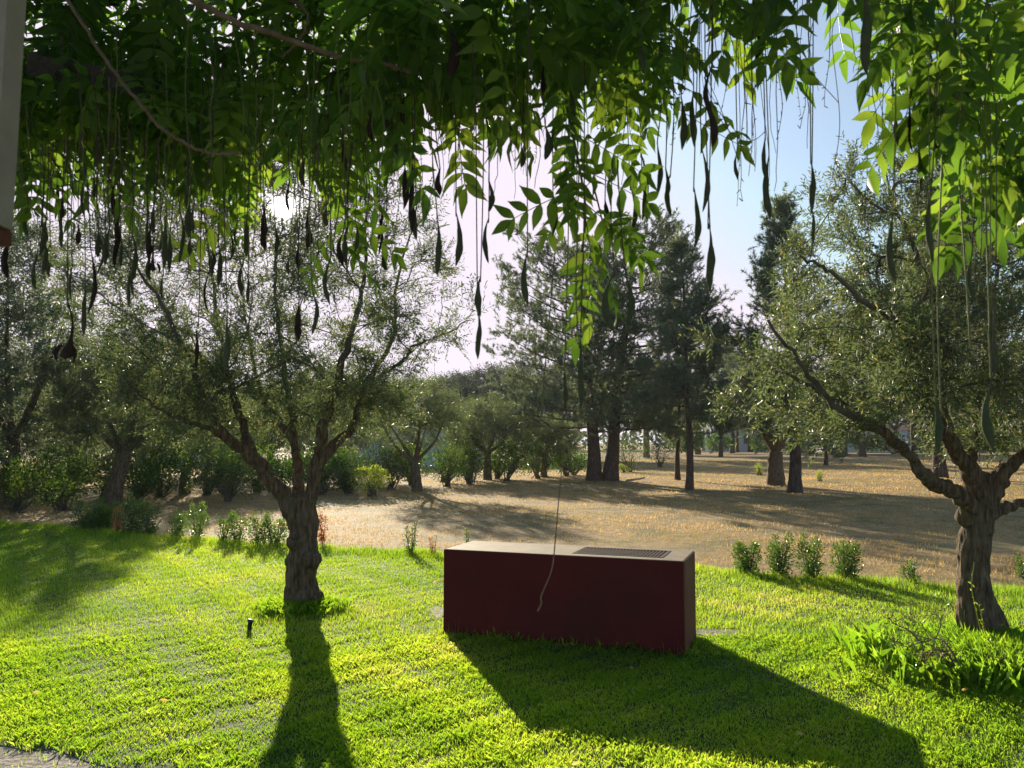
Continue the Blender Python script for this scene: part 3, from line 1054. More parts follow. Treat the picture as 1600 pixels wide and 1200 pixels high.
def bush(base, label, rx, ry, h, n, L, mat='bush_leaf', name='bush', group='bushes along the back of the field', cat='bush', lumps=7, six=False):
    t = thing(name, base, label, cat, group)
    ms = MB()
    ml = MB()
    for k in range(lumps):
        a_ = rng.uniform(0, 2 * np.pi); q = math.sqrt(rng.random()) * .62
        c = np.array([math.cos(a_) * rx * q, math.sin(a_) * ry * q, h * rng.uniform(.38, .68)])
        rr = np.array([rx * .5, ry * .5, h * .36]) * rng.uniform(.75, 1.2)
        m = n // lumps
        d = rand_dirs(m)
        P = c + d * rr * (rng.random(m) ** .3)[:, None]
        P[:, 2] = np.maximum(P[:, 2], rng.uniform(0.02, .25 * h, m))
        D = d + rand_dirs(m) * .7 + np.array([0, 0, .35])
        leaves(ml, P, D, L * rng.uniform(.6, 1.3, m), L * .55 * rng.uniform(.7, 1.2, m),
               np.clip(rng.normal(.45, .22) + rng.normal(size=m) * .2, 0, 1), six)
        for _ in range(3):
            e = c + rand_dirs(1)[0] * rr * .8
            tube(ms, spline([[rng.normal() * .08, rng.normal() * .08, 0], c * .5 + rng.normal(size=3) * .06, e], 6), np.linspace(.022, .006, 6), 4, cap=False)
    ms.obj('stems', M['twig'], t)
    tag(ml.obj('foliage', M[mat], t, smooth_=False), kind='stuff')
    return t


def place(px, Y):
    p = at(px, 700, Y)
    return Vector((p.x, Y, float(terrain(p.x, Y)) - .02))


# left background
b = place(178, 22.2)
bg_olive(b, 'shaded olive tree with a dark leaning trunk behind the left end of the lawn', 4.6, 1.3, zpx(500, 22), 1.55, 330, .2, (.3, 0), ntw=5, depth=4.2, L=.085)
b = place(20, 21.5)
bg_olive(b, 'tall dense dark tree at the left edge beyond the lawn', 4.2, .5, zpx(325, 21.5), 1.8, 260, .2, (0, 0), 'pine_needle', 'dense_tree',
         'tall trees at the left edge', L=.118, ntw=6, nlv=8, tlen=.5)
b = place(-140, 19.5)
bg_olive(b, 'tall dense dark tree leaning in from beyond the left edge', 4.6, .6, zpx(330, 19.5), 1.8, 220, .2, (0, 0), 'pine_needle', 'dense_tree',
         'tall trees at the left edge', L=.118, ntw=6, nlv=8, tlen=.5)
b = place(290, 28)
bg_olive(b, 'grey green olive tree behind the shaded one, left of the burled trunk', 4.6, 1.2, zpx(590, 28), 1.4, 220, .16, (.1, 0), ntw=5)
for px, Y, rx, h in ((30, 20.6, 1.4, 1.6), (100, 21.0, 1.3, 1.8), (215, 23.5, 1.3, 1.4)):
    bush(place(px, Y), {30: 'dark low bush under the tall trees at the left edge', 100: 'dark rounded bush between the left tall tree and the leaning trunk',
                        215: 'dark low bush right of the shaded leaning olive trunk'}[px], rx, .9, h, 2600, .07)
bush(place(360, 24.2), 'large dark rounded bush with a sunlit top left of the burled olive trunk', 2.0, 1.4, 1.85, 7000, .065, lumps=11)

# mid background, olives with a V trunk
b = place(652, 29)
bg_olive(b, 'small olive tree with a V shaped trunk in front of the pale blue wall', 4.0, 1.6, zpx(592, 29), 1.1, 220, .16, (-.1, 0), ntw=5)
b = place(762, 38)
bg_olive(b, 'round grey green olive tree left of the double trunked pine', 4.6, 1.4, zpx(622, 38), 1.3, 230, .17, (0, 0), ntw=5, L=.095, tlen=.5)
b = place(850, 41)
bg_olive(b, 'small grey green tree with a few rusty leaves just left of the double trunked pine', 3.8, 1.2, zpx(655, 41), 1.2, 160, .13, (0, 0), ntw=5, L=.095, tlen=.5)
b = place(1211, 33)
bg_olive(b, 'olive tree with a stout grey trunk beside the straight pine trunk on the field', 3.7, 1.7, zpx(560, 33), 1.4, 190, .3, (0, 0), ntw=6)

mid_src = bg_olive(place(92, 34), 'grey green olive tree filling the gap left of the shaded olive', 5.0, 1.2, zpx(600, 34), 1.3, 230, .16, (.1, 0), ntw=6, L=.09, tlen=.5)
for k, (px, Y, sc, lb) in enumerate([(235, 37, 1.05, 'grey green olive tree between the shaded olive and the red tiled roof'), (425, 36, 1.0, 'grey green olive tree seen left of the burled olive fork'),
                                     (535, 40, .95, 'grey green olive tree just right of the burled olive crown base'), (-20, 31, 1.0, 'grey green olive tree under the tallest left tree'),
                                     (345, 44, 1.1, 'far grey green olive tree right of the carport')]):
    c = mid_src.copy(); COL.objects.link(c)
    c.location = place(px, Y); c.rotation_euler = (0, 0, k * 1.9 + 1); c.scale = (sc, sc, sc * (.96 + .05 * (k % 3))); c['label'] = lb
    for ch in mid_src.children:
        d = ch.copy(); COL.objects.link(d); d.parent = c
hedge = [(445, 26, 1.2, 1.35, 'bush_leaf'), (505, 27, 1.1, 1.65, 'bush_leaf'), (545, 28, 1.1, 1.8, 'bush_leaf'), (612, 30, 1.3, 2.0, 'bush_leaf'),
         (700, 32.5, 1.3, 1.7, 'bush_leaf'), (735, 34, 1.3, 1.8, 'bush_leaf'), (790, 36.5, 1.5, 2.2, 'bush_leaf'), (840, 39, 1.5, 2.0, 'bush_leaf'),
         (885, 41.5, 1.6, 2.2, 'bush_leaf'), (985, 48, 2.0, 2.6, 'bush_leaf'), (1030, 56, 2.2, 2.9, 'bush_leaf')]
names_ = ['dark green bush just left of the burled olive trunk', 'dark bush just right of the burled olive trunk', 'tall dark bush behind the lime green shrub',
          'dark bush under the pale blue wall', 'dark bush right of the V trunk olive', 'bush with bright tips in front of the white wall piece',
          'dark bush below the round olive tree', 'dark bush with bright leaves below the rusty leaved tree', 'dark bush touching the double trunked pine from the left',
          'shaded bush just right of the double trunked pine', 'shaded bush behind the two slim pine trunks']
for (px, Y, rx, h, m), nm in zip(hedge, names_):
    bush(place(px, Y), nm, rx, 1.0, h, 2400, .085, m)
HL = ['beyond the left edge, first of the back hedge', 'under the tallest left tree', 'between the left tall tree and the shaded olive', 'directly behind the leaning shaded trunk',
      'right of the shaded olive trunk', 'below the red tiled roof', 'left of the grey carport post', 'just behind the large rounded bush', 'between the rounded bush and the burled olive',
      'hidden behind the burled olive trunk', 'seen between the forks of the burled olive', 'just right of the burled olive fork', 'behind the lime green shrub', 'below the pale blue wall',
      'left of the V shaped olive trunk', 'right of the V shaped olive trunk', 'below the white outbuilding', 'left of the round grey olive', 'right of the round grey olive',
      'under the rusty leaved tree', 'left of the double pine trunk', 'last of the back hedge, behind the double pine trunk']


def hedge_label(k):
    return 'dark hedge bush ' + HL[k]


for k in range(22):
    px = -120 + 48 * k + random.uniform(-14, 14)
    Y = np.interp(px, [-120, 300, 600, 900], [22, 26.5, 31.5, 43]) + random.uniform(0, 1.6)
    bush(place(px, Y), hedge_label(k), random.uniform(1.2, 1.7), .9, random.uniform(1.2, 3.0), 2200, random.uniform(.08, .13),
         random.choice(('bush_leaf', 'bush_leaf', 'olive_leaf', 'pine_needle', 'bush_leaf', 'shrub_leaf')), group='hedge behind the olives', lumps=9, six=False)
bush(gp(582, 776), 'bright lime green backlit shrub at the far side of the field', .95, .6, 1.05, 1500, .075, 'lime_leaf', 'shrub', lumps=6)
bush(gp(545, 772), 'low blue green shrub left of the lime green one', .45, .4, .6, 700, .06, 'bush_leaf', 'shrub', lumps=4)
bush(gp(975, 738), 'low bright green shrub right of the double trunked pine', .75, .5, .5, 700, .06, 'lime_leaf', 'shrub', lumps=4)
bush(gp(1187, 743), 'small light green bush on a short stem left of the stout olive trunk', .36, .36, .72, 700, .05, 'lime_leaf', 'shrub', lumps=4)
bush(gp(1281, 752), 'small light green bush alone on the field right of the pine trunk', .27, .27, .5, 500, .045, 'lime_leaf', 'shrub', lumps=3)


# pines
def pine(base, label, H, crown0, Wd, ntuft, rtr, lean=0., double=False, tl=.40, nl=.17, seedshape='cone', nneed=34, group='pine trees on the field'):
    t = thing('pine_tree', base, label, 'tree', group)
    mt = MB()
    ml = MB()
    stems = [(0., lean, H, rtr)]
    if double:
        stems = [(-.33, -.7, H * .9, rtr), (.40, 1.4, H, rtr)]
    B, D = [], []
    for x0, ln, h_, r0 in stems:
        zz = np.linspace(-.1, h_, 18)
        P = np.stack([x0 * (1 - .0) + ln * (np.maximum(zz, 0) / h_) ** 1.3 + .05 * np.sin(zz * 1.1), .05 * np.cos(zz * .9), zz], -1)
        rr = r0 * (1 - .88 * np.linspace(0, 1, 18)) * (1 + .35 * np.exp(-np.linspace(0, 1, 18) * 25))
        tube(mt, P, rr, 9, wob=.05)
        nb = int(ntuft / len(stems) / 11)
        for k in range(nb):
            f = (k + rng.random()) / nb
            z = crown0 + (h_ - crown0) * f
            p0 = np.array([np.interp(z, P[:, 2], P[:, 0]), np.interp(z, P[:, 2], P[:, 1]), z])
            if seedshape == 'cone':
                ln_ = Wd * .5 * (1.05 - f) ** .75 * rng.uniform(.55, 1.1) * min(1, .45 + f * 4)
            else:
                ln_ = Wd * .5 * math.sqrt(max(.05, 1 - (2 * f - .75) ** 2 * .62)) * rng.uniform(.55, 1.1)
            az = k * 2.4 + rng.uniform(-.5, .5)
            o_ = np.array([math.cos(az), math.sin(az), 0])
            if double and (o_[0] * np.sign(ln)) < -.2:
                ln_ *= .6
            rise = .15 + .65 * f
            n_ = 8
            u = np.linspace(0, 1, n_)[:, None]
            Q = p0 + o_ * ln_ * u + np.array([0, 0, 1]) * ln_ * (rise * u ** 1.7 - .12 * u) + rng.normal(size=(n_, 3)) * .03 * u
            tube(mt, Q, np.linspace(.014 + .02 * ln_ / 2, .008, n_), 4, cap=False)
            m = max(6, int(24 * ln_ / (Wd * .5)))
            uu = rng.uniform(.3, 1.02, m) ** .8
            idx = np.clip((uu * (n_ - 1)), 0, n_ - 1)
            pts = np.stack([np.interp(idx, np.arange(n_), Q[:, c]) for c in range(3)], -1)
            sd = np.array([-o_[1], o_[0], 0])
            spread = (rng.uniform(-1, 1, m) * .38 * ln_ * (1.15 - uu * .6))[:, None]
            ends = pts + sd * spread + o_ * np.abs(spread) * .35 + np.array([0, 0, 1]) * rng.uniform(-.05, .22, m)[:, None]
            for a_, b_2 in zip(pts[::2], ends[::2]):
                tube(mt, np.array([a_, (a_ + b_2) / 2, b_2]), [.009, .007, .005], 3, cap=False)
            B.append(ends)
            D.append(unit(o_ * .55 + sd * np.sign(spread) * .35 + np.array([0, 0, .75]) + rng.normal(size=(m, 3)) * .3))
        top = P[-1]
        B.append(top + rng.normal(size=(7, 3)) * np.array([.16, .16, .22]) - np.array([0, 0, .15]))
        D.append(unit(np.array([0, 0, 1.]) + rng.normal(size=(7, 3)) * .3))
    B = np.concatenate(B); D = np.concatenate(D)
    B = np.concatenate([B] + [B + rng.normal(size=B.shape) * .21 for _ in range(3)]); D = np.concatenate([D] + [unit(D + rng.normal(size=D.shape) * .5) for _ in range(3)])
    # bottle brush tufts of needles
    n = len(B)
    u = rng.uniform(.0, 1, (n, nneed))
    TL = tl * rng.uniform(.6, 1.2, n)
    P = B[:, None] + D[:, None] * (u * TL[:, None])[:, :, None]
    rd = rand_dirs(n * nneed).reshape(n, nneed, 3)
    ND = unit(rd + D[:, None] * .8)
    tint = np.clip(np.repeat(rng.beta(2, 2, n), nneed) * .7 + rng.uniform(0, .3, n * nneed), 0, 1)
    Pf = P.reshape(-1, 3); Nf = ND.reshape(-1, 3)
    Ln = nl * rng.uniform(.7, 1.2, len(Pf))[:, None]
    sd = unit(np.cross(Nf, rand_dirs(len(Pf)))) * .0145
    V = np.stack([Pf - sd, Pf + sd, Pf + Nf * Ln], 1).reshape(-1, 3)
    ml.add(V, np.arange(len(Pf))[:, None] * 3 + np.array([[0, 1, 2]]), np.repeat(tint, 3))
    mt.obj('trunk', M['pine_bark'], t)
    tag(ml.obj('crown', M['pine_needle'], t, smooth_=False), kind='stuff')
    return t


def copy_thing(o, loc, rz, sc, label):
    c = o.copy(); COL.objects.link(c)
    c.location = loc; c.rotation_euler = (0, 0, rz); c.scale = (sc, sc, sc)
    c['label'] = label
    for ch in o.children:
        d = ch.copy(); COL.objects.link(d); d.parent = c
    return c


b = gp(940, 751)
pine(b, 'wide spreading pine with a double trunk in the middle of the field', zpx(372, b.y) - b.z, 2.3, 9.6, 1500, .34, double=True, seedshape='round')
b = gp(1078, 766)
p2 = pine(b, 'conical pine with one slim bare trunk, right of the double trunked pine', zpx(385, b.y) - b.z, 2.0, 4.6, 340, .145, lean=-.2)
b = gp(1243, 770)
p3 = pine(b, 'tall pine with a straight dark trunk beside the stout olive trunk', zpx(330, b.y) - b.z, 2.2, 5.0, 480, .22, lean=-.25)
b = gp(1060, 750)
copy_thing(p2, b, 1.9, .86, 'slim pine standing close behind the conical one')
b = gp(1291, 727)
p4 = pine(b, 'young bushy pine with foliage low to the ground, far down the field', zpx(640, b.y) - b.z, .55, 5.2, 260, .16)
far_p = [(1322, 712, .95, 'far pine trunk between the young bushy pine and the leaning olive limb'),
         (1349, 714, 1.0, 'far pine standing left of the leaning olive limb'),
         (1430, 731, 1.0, 'thick far pine seen between the limbs of the right olive'),
         (1466, 746, .95, 'reddish pine trunk close behind the right olive limb'),
         (1126, 714, .8, 'far pine trunk left of the distant white wall'),
         (1145, 708, .85, 'thin straight far pine in front of the distant white wall'),
         (1153, 707, .8, 'thin leaning far pine in front of the distant white wall'),
         (1172, 706, .75, 'thin far pine right of the distant white wall'),
         (1508, 752, 1.05, 'pine half hidden behind the trunk of the right olive')]
for k, (px, py, sc, lb) in enumerate(far_p):
    b = gp(px, py)
    want = zpx(480 if k > 3 and k < 8 else 300, b.y) - b.z
    src = p3 if k % 2 else p2
    sH = (zpx(330, gp(1243, 770).y) if src is p3 else zpx(385, gp(1078, 766).y)) - .5
    copy_thing(src, b, k * 1.3 + .4, min(1.5, max(.8, want / sH * sc)), lb)

# far trees beyond the hedge: copies of one crown
b = place(760, 85)
ft = bg_olive(b, 'hazy far tree on the skyline left of the double trunked pine', 11, 3.5, zpx(585, 85), 3., 130, .3, (0, 0), 'far_leaf', 'skyline_tree',
              'far trees on the skyline', L=.27, ntw=7, nlv=9, tlen=1.2)
far_t = [(700, 78, .86, 'hazy far tree on the skyline right of the left olive crown'), (800, 86, 1.05, 'hazy far tree on the skyline behind the rusty leaved tree'),
         (875, 78, 1.0, 'far tree behind the left branches of the double trunked pine'), (1010, 83, 1., 'far tree seen low between the pines'),
         (1090, 98, 1.05, 'far tree behind the slim pine trunks'), (560, 72, .8, 'far tree above the pale blue wall'), (470, 68, .8, 'far tree behind the burled olive'),
         (390, 75, .75, 'far tree right of the red roof'), (120, 52, .8, 'far tree in the dark at the left behind the shaded olive'),
         (1250, 110, 1.1, 'far tree behind the young bushy pine'),
         (1400, 104, 1.1, 'far tree behind the right olive limbs'), (1520, 98, 1.1, 'far tree behind the right olive trunk'), (1640, 91, 1.1, 'far tree beyond the right edge of the field')]
for k, (px, Y, sc, lb) in enumerate(far_t):
    copy_thing(ft, place(px, Y), k * 1.7, sc, lb)
# the wood closing the view, too far to tell its trees apart
n = 26000
x = rng.uniform(-190, 190, n)
yy = 148 + rng.uniform(-5, 5, n)
top_ = 7.0 + 2.2 * np.sin(x * .11) + 1.6 * np.sin(x * .31 + 1) + 1.0 * np.sin(x * .83)
zz = rng.random(n) ** .8 * top_ * rng.uniform(.85, 1.12, n)
mb = MB()
leaves(mb, np.stack([x, yy, zz + .2], -1), rand_dirs(n) + np.array([0, 0, .3]), rng.uniform(.7, 1.5, n), rng.uniform(.4, .8, n), np.clip(rng.normal(.5, .25, n), 0, 1))
tag(mb.obj('far_wood', M['far_leaf'], smooth_=False), kind='stuff')
# low far hedge bushes
fb = bush(place(1110, 104), 'far low green bush left of the distant white wall', 3.2, 2.0, 2.5, 1500, .28, 'bush_leaf', group='far bushes at the end of the field', lumps=6)
for k, (px, Y, lb) in enumerate([(1180, 102, 'far low green bush right of the distant white wall'), (1245, 105, 'far low bush behind the straight pine trunk'),
                                 (1300, 99, 'far low bush behind the young bushy pine'), (1340, 102, 'far bright bush under the dark opening of the pale house'),
                                 (1395, 102, 'far bush in front of the pale house'), (1450, 99, 'far bush behind the reddish pine trunk'),
                                 (1510, 96, 'far bush behind the forked olive trunk'), (1570, 94, 'far bush by the right edge'),
                                 (1075, 94, 'far bush behind the conical pine')]):
    copy_thing(fb, place(px, Y), k * 2.1, 1 + .12 * (k % 3), lb)


# ------------------------------------------------------------------ far buildings
def house(name, base, w, d, h, label, wall, roof_mat=None, openings=(), roof_h=1.2):
    t = thing(name, base, label, 'building')
    bm = bmesh.new(); box_bm(bm, -w / 2, w / 2, 0, d, -.3, h)
    bm_obj('wall', bm, M[wall], t)
    bm = bmesh.new()
    if roof_mat:
        vs = [bm.verts.new(p) for p in ((-w / 2 - .3, -.3, h), (w / 2 + .3, -.3, h), (w / 2 + .3, d + .3, h), (-w / 2 - .3, d + .3, h),
                                        (-w / 2 + .6, d / 2, h + roof_h), (w / 2 - .6, d / 2, h + roof_h))]
        for f in ((0, 1, 5, 4), (2, 3, 4, 5), (1, 2, 5), (3, 0, 4), (3, 2, 1, 0)):
            bm.faces.new([vs[q] for q in f])
        bm_obj('roof', bm, M[roof_mat], t)
    else:
        box_bm(bm, -w / 2 - .06, w / 2 + .06, -.06, d + .06, h, h + .18)
        bm_obj('parapet', bm, M['white_wall'], t)
    for x, z, ow, oh in openings:
        bm = bmesh.new()
        box_bm(bm, x - ow / 2 - .06, x - ow / 2, -.05, 0.03, z - .06, z + oh + .06); box_bm(bm, x + ow / 2, x + ow / 2 + .06, -.05, 0.03, z - .06, z + oh + .06)
        box_bm(bm, x - ow / 2, x + ow / 2, -.05, .03, z + oh, z + oh + .06); box_bm(bm, x - ow / 2, x + ow / 2, -.05, .03, z - .06, z)
        fr = bm_obj('window_frame', bm, M['white_wall'], t)
        bm = bmesh.new(); box_bm(bm, x - ow / 2, x + ow / 2, -.02, -.004, z, z + oh)
        bm_obj('pane', bm, M['window'], fr)
    return t


house('shed', place(1160, 125), 8.8, 6, zpx(658, 125) - .3, 'distant white building seen between far pines left of the stout olive', 'white_wall', None, [(.8, 1.2, 1.2, 1.3)])
house('house', place(1375, 120), 17, 7, zpx(672, 120) - .3, 'distant pale house with a dark opening behind the right olive', 'white_wall', 'roof', [(-2.6, .4, 2.2, 1.5), (2.5, .8, 1.2, 1.2)], .9)
house('house', place(612, 56), 7.5, 5, zpx(670, 56), 'pale blue building behind the V trunk olive', 'blue_wall', None, [(1.6, 1.0, .9, 1.)])
house('house', place(715, 60), 4.6, 4, zpx(706, 60), 'low white outbuilding behind the hedge below the skyline trees', 'white_wall', None, [(.6, .45, .6, .5)])
house('house', place(295, 60), 8, 5, zpx(684, 60), 'house with a dull red tiled roof seen through the left olives', 'white_wall', 'roof', [(1.2, .9, 1., 1.)], .9)
# carport: post and pale edge beam by the red roofed house
b = place(322, 42)
t = thing('carport', b, 'grey post carrying a pale flat canopy edge behind the dark rounded bush', 'carport')
zc = zpx(699, 42) - b.z + .0
bm = bmesh.new(); box_bm(bm, -.06, .06, 0, .12, -.1, zc); bm_obj('post', bm, M['grey_post'], t, .01)
bm = bmesh.new(); box_bm(bm, 2.2, 2.32, 0, .12, -.1, zc); bm_obj('post', bm, M['grey_post'], t, .01)
bm = bmesh.new(); box_bm(bm, -.1, 2.5, -.1, 2.4, zc, zc + .07); bm_obj('canopy', bm, M['white_wall'], t, .01)

# ------------------------------------------------------------------ young shrubs planted along the lawn's edge
def young_shrub(base, label, w, h, n, L, mat='shrub_leaf', cols=4, lean=0.):
    t = thing('young_shrub', base, label, 'shrub', 'young shrubs along the lawn edge')
    ms, ml = MB(), MB()
    for k in range(cols):
        a_ = 2 * np.pi * k / cols + rng.uniform(-.5, .5)
        hh = h * rng.uniform(.72, 1.05)
        e = np.array([math.cos(a_) * w * .28 + lean * hh, math.sin(a_) * w * .28, hh])
        P = spline([[0, 0, -.02], [e[0] * .6, e[1] * .6, hh * .4], e], 8)
        tube(ms, P, np.linspace(.008, .003, 8), 5, cap=False)
        m = n // cols
        u = rng.uniform(.12, 1, m)
        c = np.stack([np.interp(u, np.linspace(0, 1, 8), P[:, q]) for q in range(3)], -1)
        d = rand_dirs(m)
        r_ = w * .27 * np.sin(np.pi * np.clip(u * .85 + .12, 0, 1)) ** .6
        Pp = c + d * (r_ * rng.random(m) ** .5)[:, None] * np.array([1, 1, .8])
        Pp[:, 2] = np.maximum(Pp[:, 2], .03)
        tp = np.clip(rng.beta(2, 2, m) * .8 + .25 * (u > .85) * rng.random(m), 0, 1)
        leaves(ml, Pp, d + np.array([0, 0, .7]) + rand_dirs(m) * .4, L * rng.uniform(.6, 1.25, m), L * .5 * rng.uniform(.7, 1.2, m), tp, True)
    ms.obj('stems', M['twig'], t)
    tag(ml.obj('foliage', M[mat], t, smooth_=False), kind='stuff')
    return t


shr = [(140, 830, .78, .62, 1500, 'shrub_leaf', 'wide dark shrub, leftmost in the row along the left lawn edge'),
       (168, 829, .55, .55, 900, 'shrub_leaf', 'dark shrub overlapping the wide leftmost one'),
       (184, 833, .25, .5, 260, 'rust_leaf', 'thin yellowed shrub between dark ones at the left lawn edge'),
       (206, 835, .5, .72, 1100, 'shrub_leaf', 'tallest dark shrub at the left lawn edge, right of the yellowed one'),
       (233, 837, .42, .58, 700, 'shrub_leaf', 'dark shrub just left of the gap in the left row'),
       (277, 842, .34, .48, 480, 'shrub_leaf', 'small shrub with lit tips just right of the gap in the left row'),
       (309, 842, .36, .58, 480, 'shrub_leaf', 'sparse upright shrub right of the gap, second from it'),
       (350, 848, .26, .42, 280, 'shrub_leaf', 'thin low shrub midway between the gap and the burled trunk'),
       (370, 849, .40, .5, 520, 'shrub_leaf', 'leafy shrub third to the left of the burled olive trunk'),
       (404, 852, .40, .52, 560, 'shrub_leaf', 'browning shrub second to the left of the burled olive trunk'),
       (430, 853, .44, .52, 700, 'shrub_leaf', 'blue green shrub touching the burled olive trunk from the left'),
       (503, 850, .20, .66, 420, 'rust_leaf', 'dead rust red shrub just right of the burled olive trunk'),
       (642, 868, .30, .52, 420, 'shrub_leaf', 'single green shrub between the burled trunk and the red block'),
       (676, 868, .22, .34, 130, 'rust_leaf', 'sparse reddish shrub at the left corner of the red block'),
       (729, 866, .15, .46, 170, 'shrub_leaf', 'slim shrub peeping over the left back corner of the red block'),
       (1168, 898, .32, .50, 1050, 'shrub_leaf', 'bushy green shrub nearest the right side of the red block'),
       (1219, 902, .32, .56, 1050, 'shrub_leaf', 'second bushy green shrub right of the red block'),
       (1267, 906, .30, .60, 1000, 'shrub_leaf', 'third and tallest bushy shrub right of the red block, with two heads'),
       (1323, 908, .33, .58, 1100, 'shrub_leaf', 'fourth bushy shrub right of the red block, widest and last of the close row'),
       (1430, 914, .30, .33, 420, 'shrub_leaf', 'small low shrub leaning left of the right olive trunk'),
       (1600, 905, .30, .34, 420, 'shrub_leaf', 'small shrub cut by the right edge of the photo beyond the olive trunk')]
for px, py, w, h, n, m, lb in shr:
    b = gp(px, py)
    if px < 460:
        w *= 1.1 if px < 200 else 1.35; h *= 1.0 if px < 200 else 1.1; n = int(n * 2)
    elif 1100 < px < 1400:
        w *= 1.4; n = int(n * 1.8)
    young_shrub(b, lb, w, h, n, .034 if px > 600 else .04, m, 3 if w < .25 else 5, -.35 if px == 1430 else 0.)

# irrigation stake, fallen log, dead twigs and suckers by the right olive
b = gp(389, 988)
t = thing('irrigation_stake', b, 'short black irrigation stake standing in the lawn left of the trunk shadow', 'stake', rz=.4)
mb = MB(); tube(mb, [[0, 0, -.05], [.005, 0, .05], [.012, 0, .10]], [.02, .021, .023], 10); mb.obj('stake_body', M['black_plastic'], t)
mb = MB(); tube(mb, [[.012, 0, .10], [.014, 0, .112], [.016, 0, .118]], [.032, .033, .024], 10); mb.obj('cap', M['black_plastic'], t)
b = gp(993, 753)
mb = MB(); tube(mb, spline([[-.42, 0, .05], [-.1, .05, .10], [.2, .0, .14], [.42, -.05, .2]], 10), np.linspace(.06, .035, 10), 8, wob=.1)
o = mb.obj('fallen_branch', M['pale_wood']); o.location = b
tag(o, 'pale broken branch lying on the dry field right of the double trunked pine', 'branch')
b = gp(1500, 1060)
t = thing('twig_tangle', b, 'tangle of bent twigs with small leaves in the grass left of the right olive', 'twigs')
k_ = 0
for pts, r_ in [([(1540, 1080), (1500, 1050), (1480, 1022), (1462, 1015), (1448, 1030), (1432, 1052)], .010),
                ([(1500, 1040), (1478, 1005), (1460, 998), (1440, 1003), (1420, 985), (1398, 975), (1386, 962)], .008),
                ([(1480, 1020), (1470, 1030), (1478, 1050), (1500, 1070)], .006),
                ([(1440, 1003), (1442, 1020), (1436, 1045), (1430, 1055)], .006),
                ([(1462, 998), (1470, 975), (1462, 960), (1450, 965)], .005),
                ([(1440, 1003), (1415, 1010), (1400, 1000), (1390, 990)], .004),
                ([(1440, 1000), (1425, 985), (1430, 972), (1415, 965)], .004),
                ([(1590, 1100), (1545, 1066), (1530, 1072), (1522, 1082)], .012),
                ([(1600, 1050), (1570, 1035), (1555, 1050), (1530, 1080)], .009)]:
    P = spline([[*at(x, y, b.y - .25 + .1 * (q % 3))] for q, (x, y) in enumerate(pts)], 16)
    P[:, 2] = np.maximum(P[:, 2], .01)
    mb = MB(); tube(mb, P, np.linspace(r_, r_ * .4, 16), 6, wob=.1)
    for q in [*range(2, 15), *range(2, 15)]:
        e = P[q] + rng.normal(size=3) * .075 + np.array([0, 0, .04])
        tube(mb, np.array([P[q], (P[q] + e) / 2 + rng.normal(size=3) * .015, e]), [r_ * .4, r_ * .3, r_ * .15], 4, cap=False)
    mb.obj('twig', M['dead_wood'], t, origin=b)
    m_ = 90
    ii = rng.integers(3, 16, m_)
    ml = MB(); leaves(ml, P[ii] + rng.normal(size=(m_, 3)) * .06 + np.array([0, 0, .02]), rand_dirs(m_) + np.array([0, 0, .4]), rng.uniform(.012, .032, m_), .011, rng.random(m_), True)
    tag(ml.obj('leaves', M['shrub_leaf'], t, smooth_=False, origin=b), kind='stuff'); k_ += 1
t = thing('sucker_shoots', (RB.x, RB.y - .22, 0), 'thin green shoots climbing in front of the right olive trunk', 'shoots')
for pts in ([(1540, 1022), (1532, 985), (1524, 950), (1518, 915), (1522, 880)], [(1540, 1020), (1538, 990), (1533, 960), (1529, 945)], [(1571, 1020), (1570, 995), (1569, 972)]):
    P = spline([[*at(x, y, RB.y - .3)] for x, y in pts], 14)
    mb = MB(); tube(mb, P, np.linspace(.005, .0025, 14), 5)
    ii = rng.integers(2, 14, 16)
    leaves(mb, P[ii], rand_dirs(16) + np.array([0, 0, .4]), .035, .011, np.full(16, .6), True)
    mb.obj('shoot', M['lime_leaf'], t, origin=(RB.x, RB.y - .22, 0))

# ------------------------------------------------------------------ pergola, hanging panel, wisteria
def ctr_px(pts, Y):
    return [[*at(x, y, Y)] for x, y in pts]


# panel hanging at the left edge, close to the camera
Yp = 1.15
p_tr = at(45, -60, Yp + .035); p_br = at(19, 372, Yp + .035)
t = thing('hanging_panel', (p_br.x - .16, Yp, p_br.z), 'pale out of focus canvas panel with a rusty lower rim hanging at the left edge', 'panel')
mb = MB()
top_z = p_tr.z - p_br.z + .25
n_ = 14
zz = np.linspace(.012, top_z, n_)
rows = []
for z in zz:
    xr = .16 + (p_tr.x - p_br.x) * z / (p_tr.z - p_br.z)
    rows.append([[-.25, -.02, z], [xr - .02, -.025, z], [xr, -.01, z], [xr, .035, z], [xr - .02, .05, z], [-.25, .05, z]])
V = np.array(rows).reshape(-1, 3)
F = [[r_ * 6 + c, r_ * 6 + (c + 1) % 6, (r_ + 1) * 6 + (c + 1) % 6, (r_ + 1) * 6 + c] for r_ in range(n_ - 1) for c in range(6)]
mb.add(V, F); mb.f.append(np.array([[0, 5, 4, 3], [0, 3, 2, 1]]))
mb.obj('panel_body', M['panel'], t, smooth_=False)
bm = bmesh.new(); box_bm(bm, -.25, .155, -.02, .045, -.012, .0115); bm_obj('rim', bm, M['rim'], t, .004)

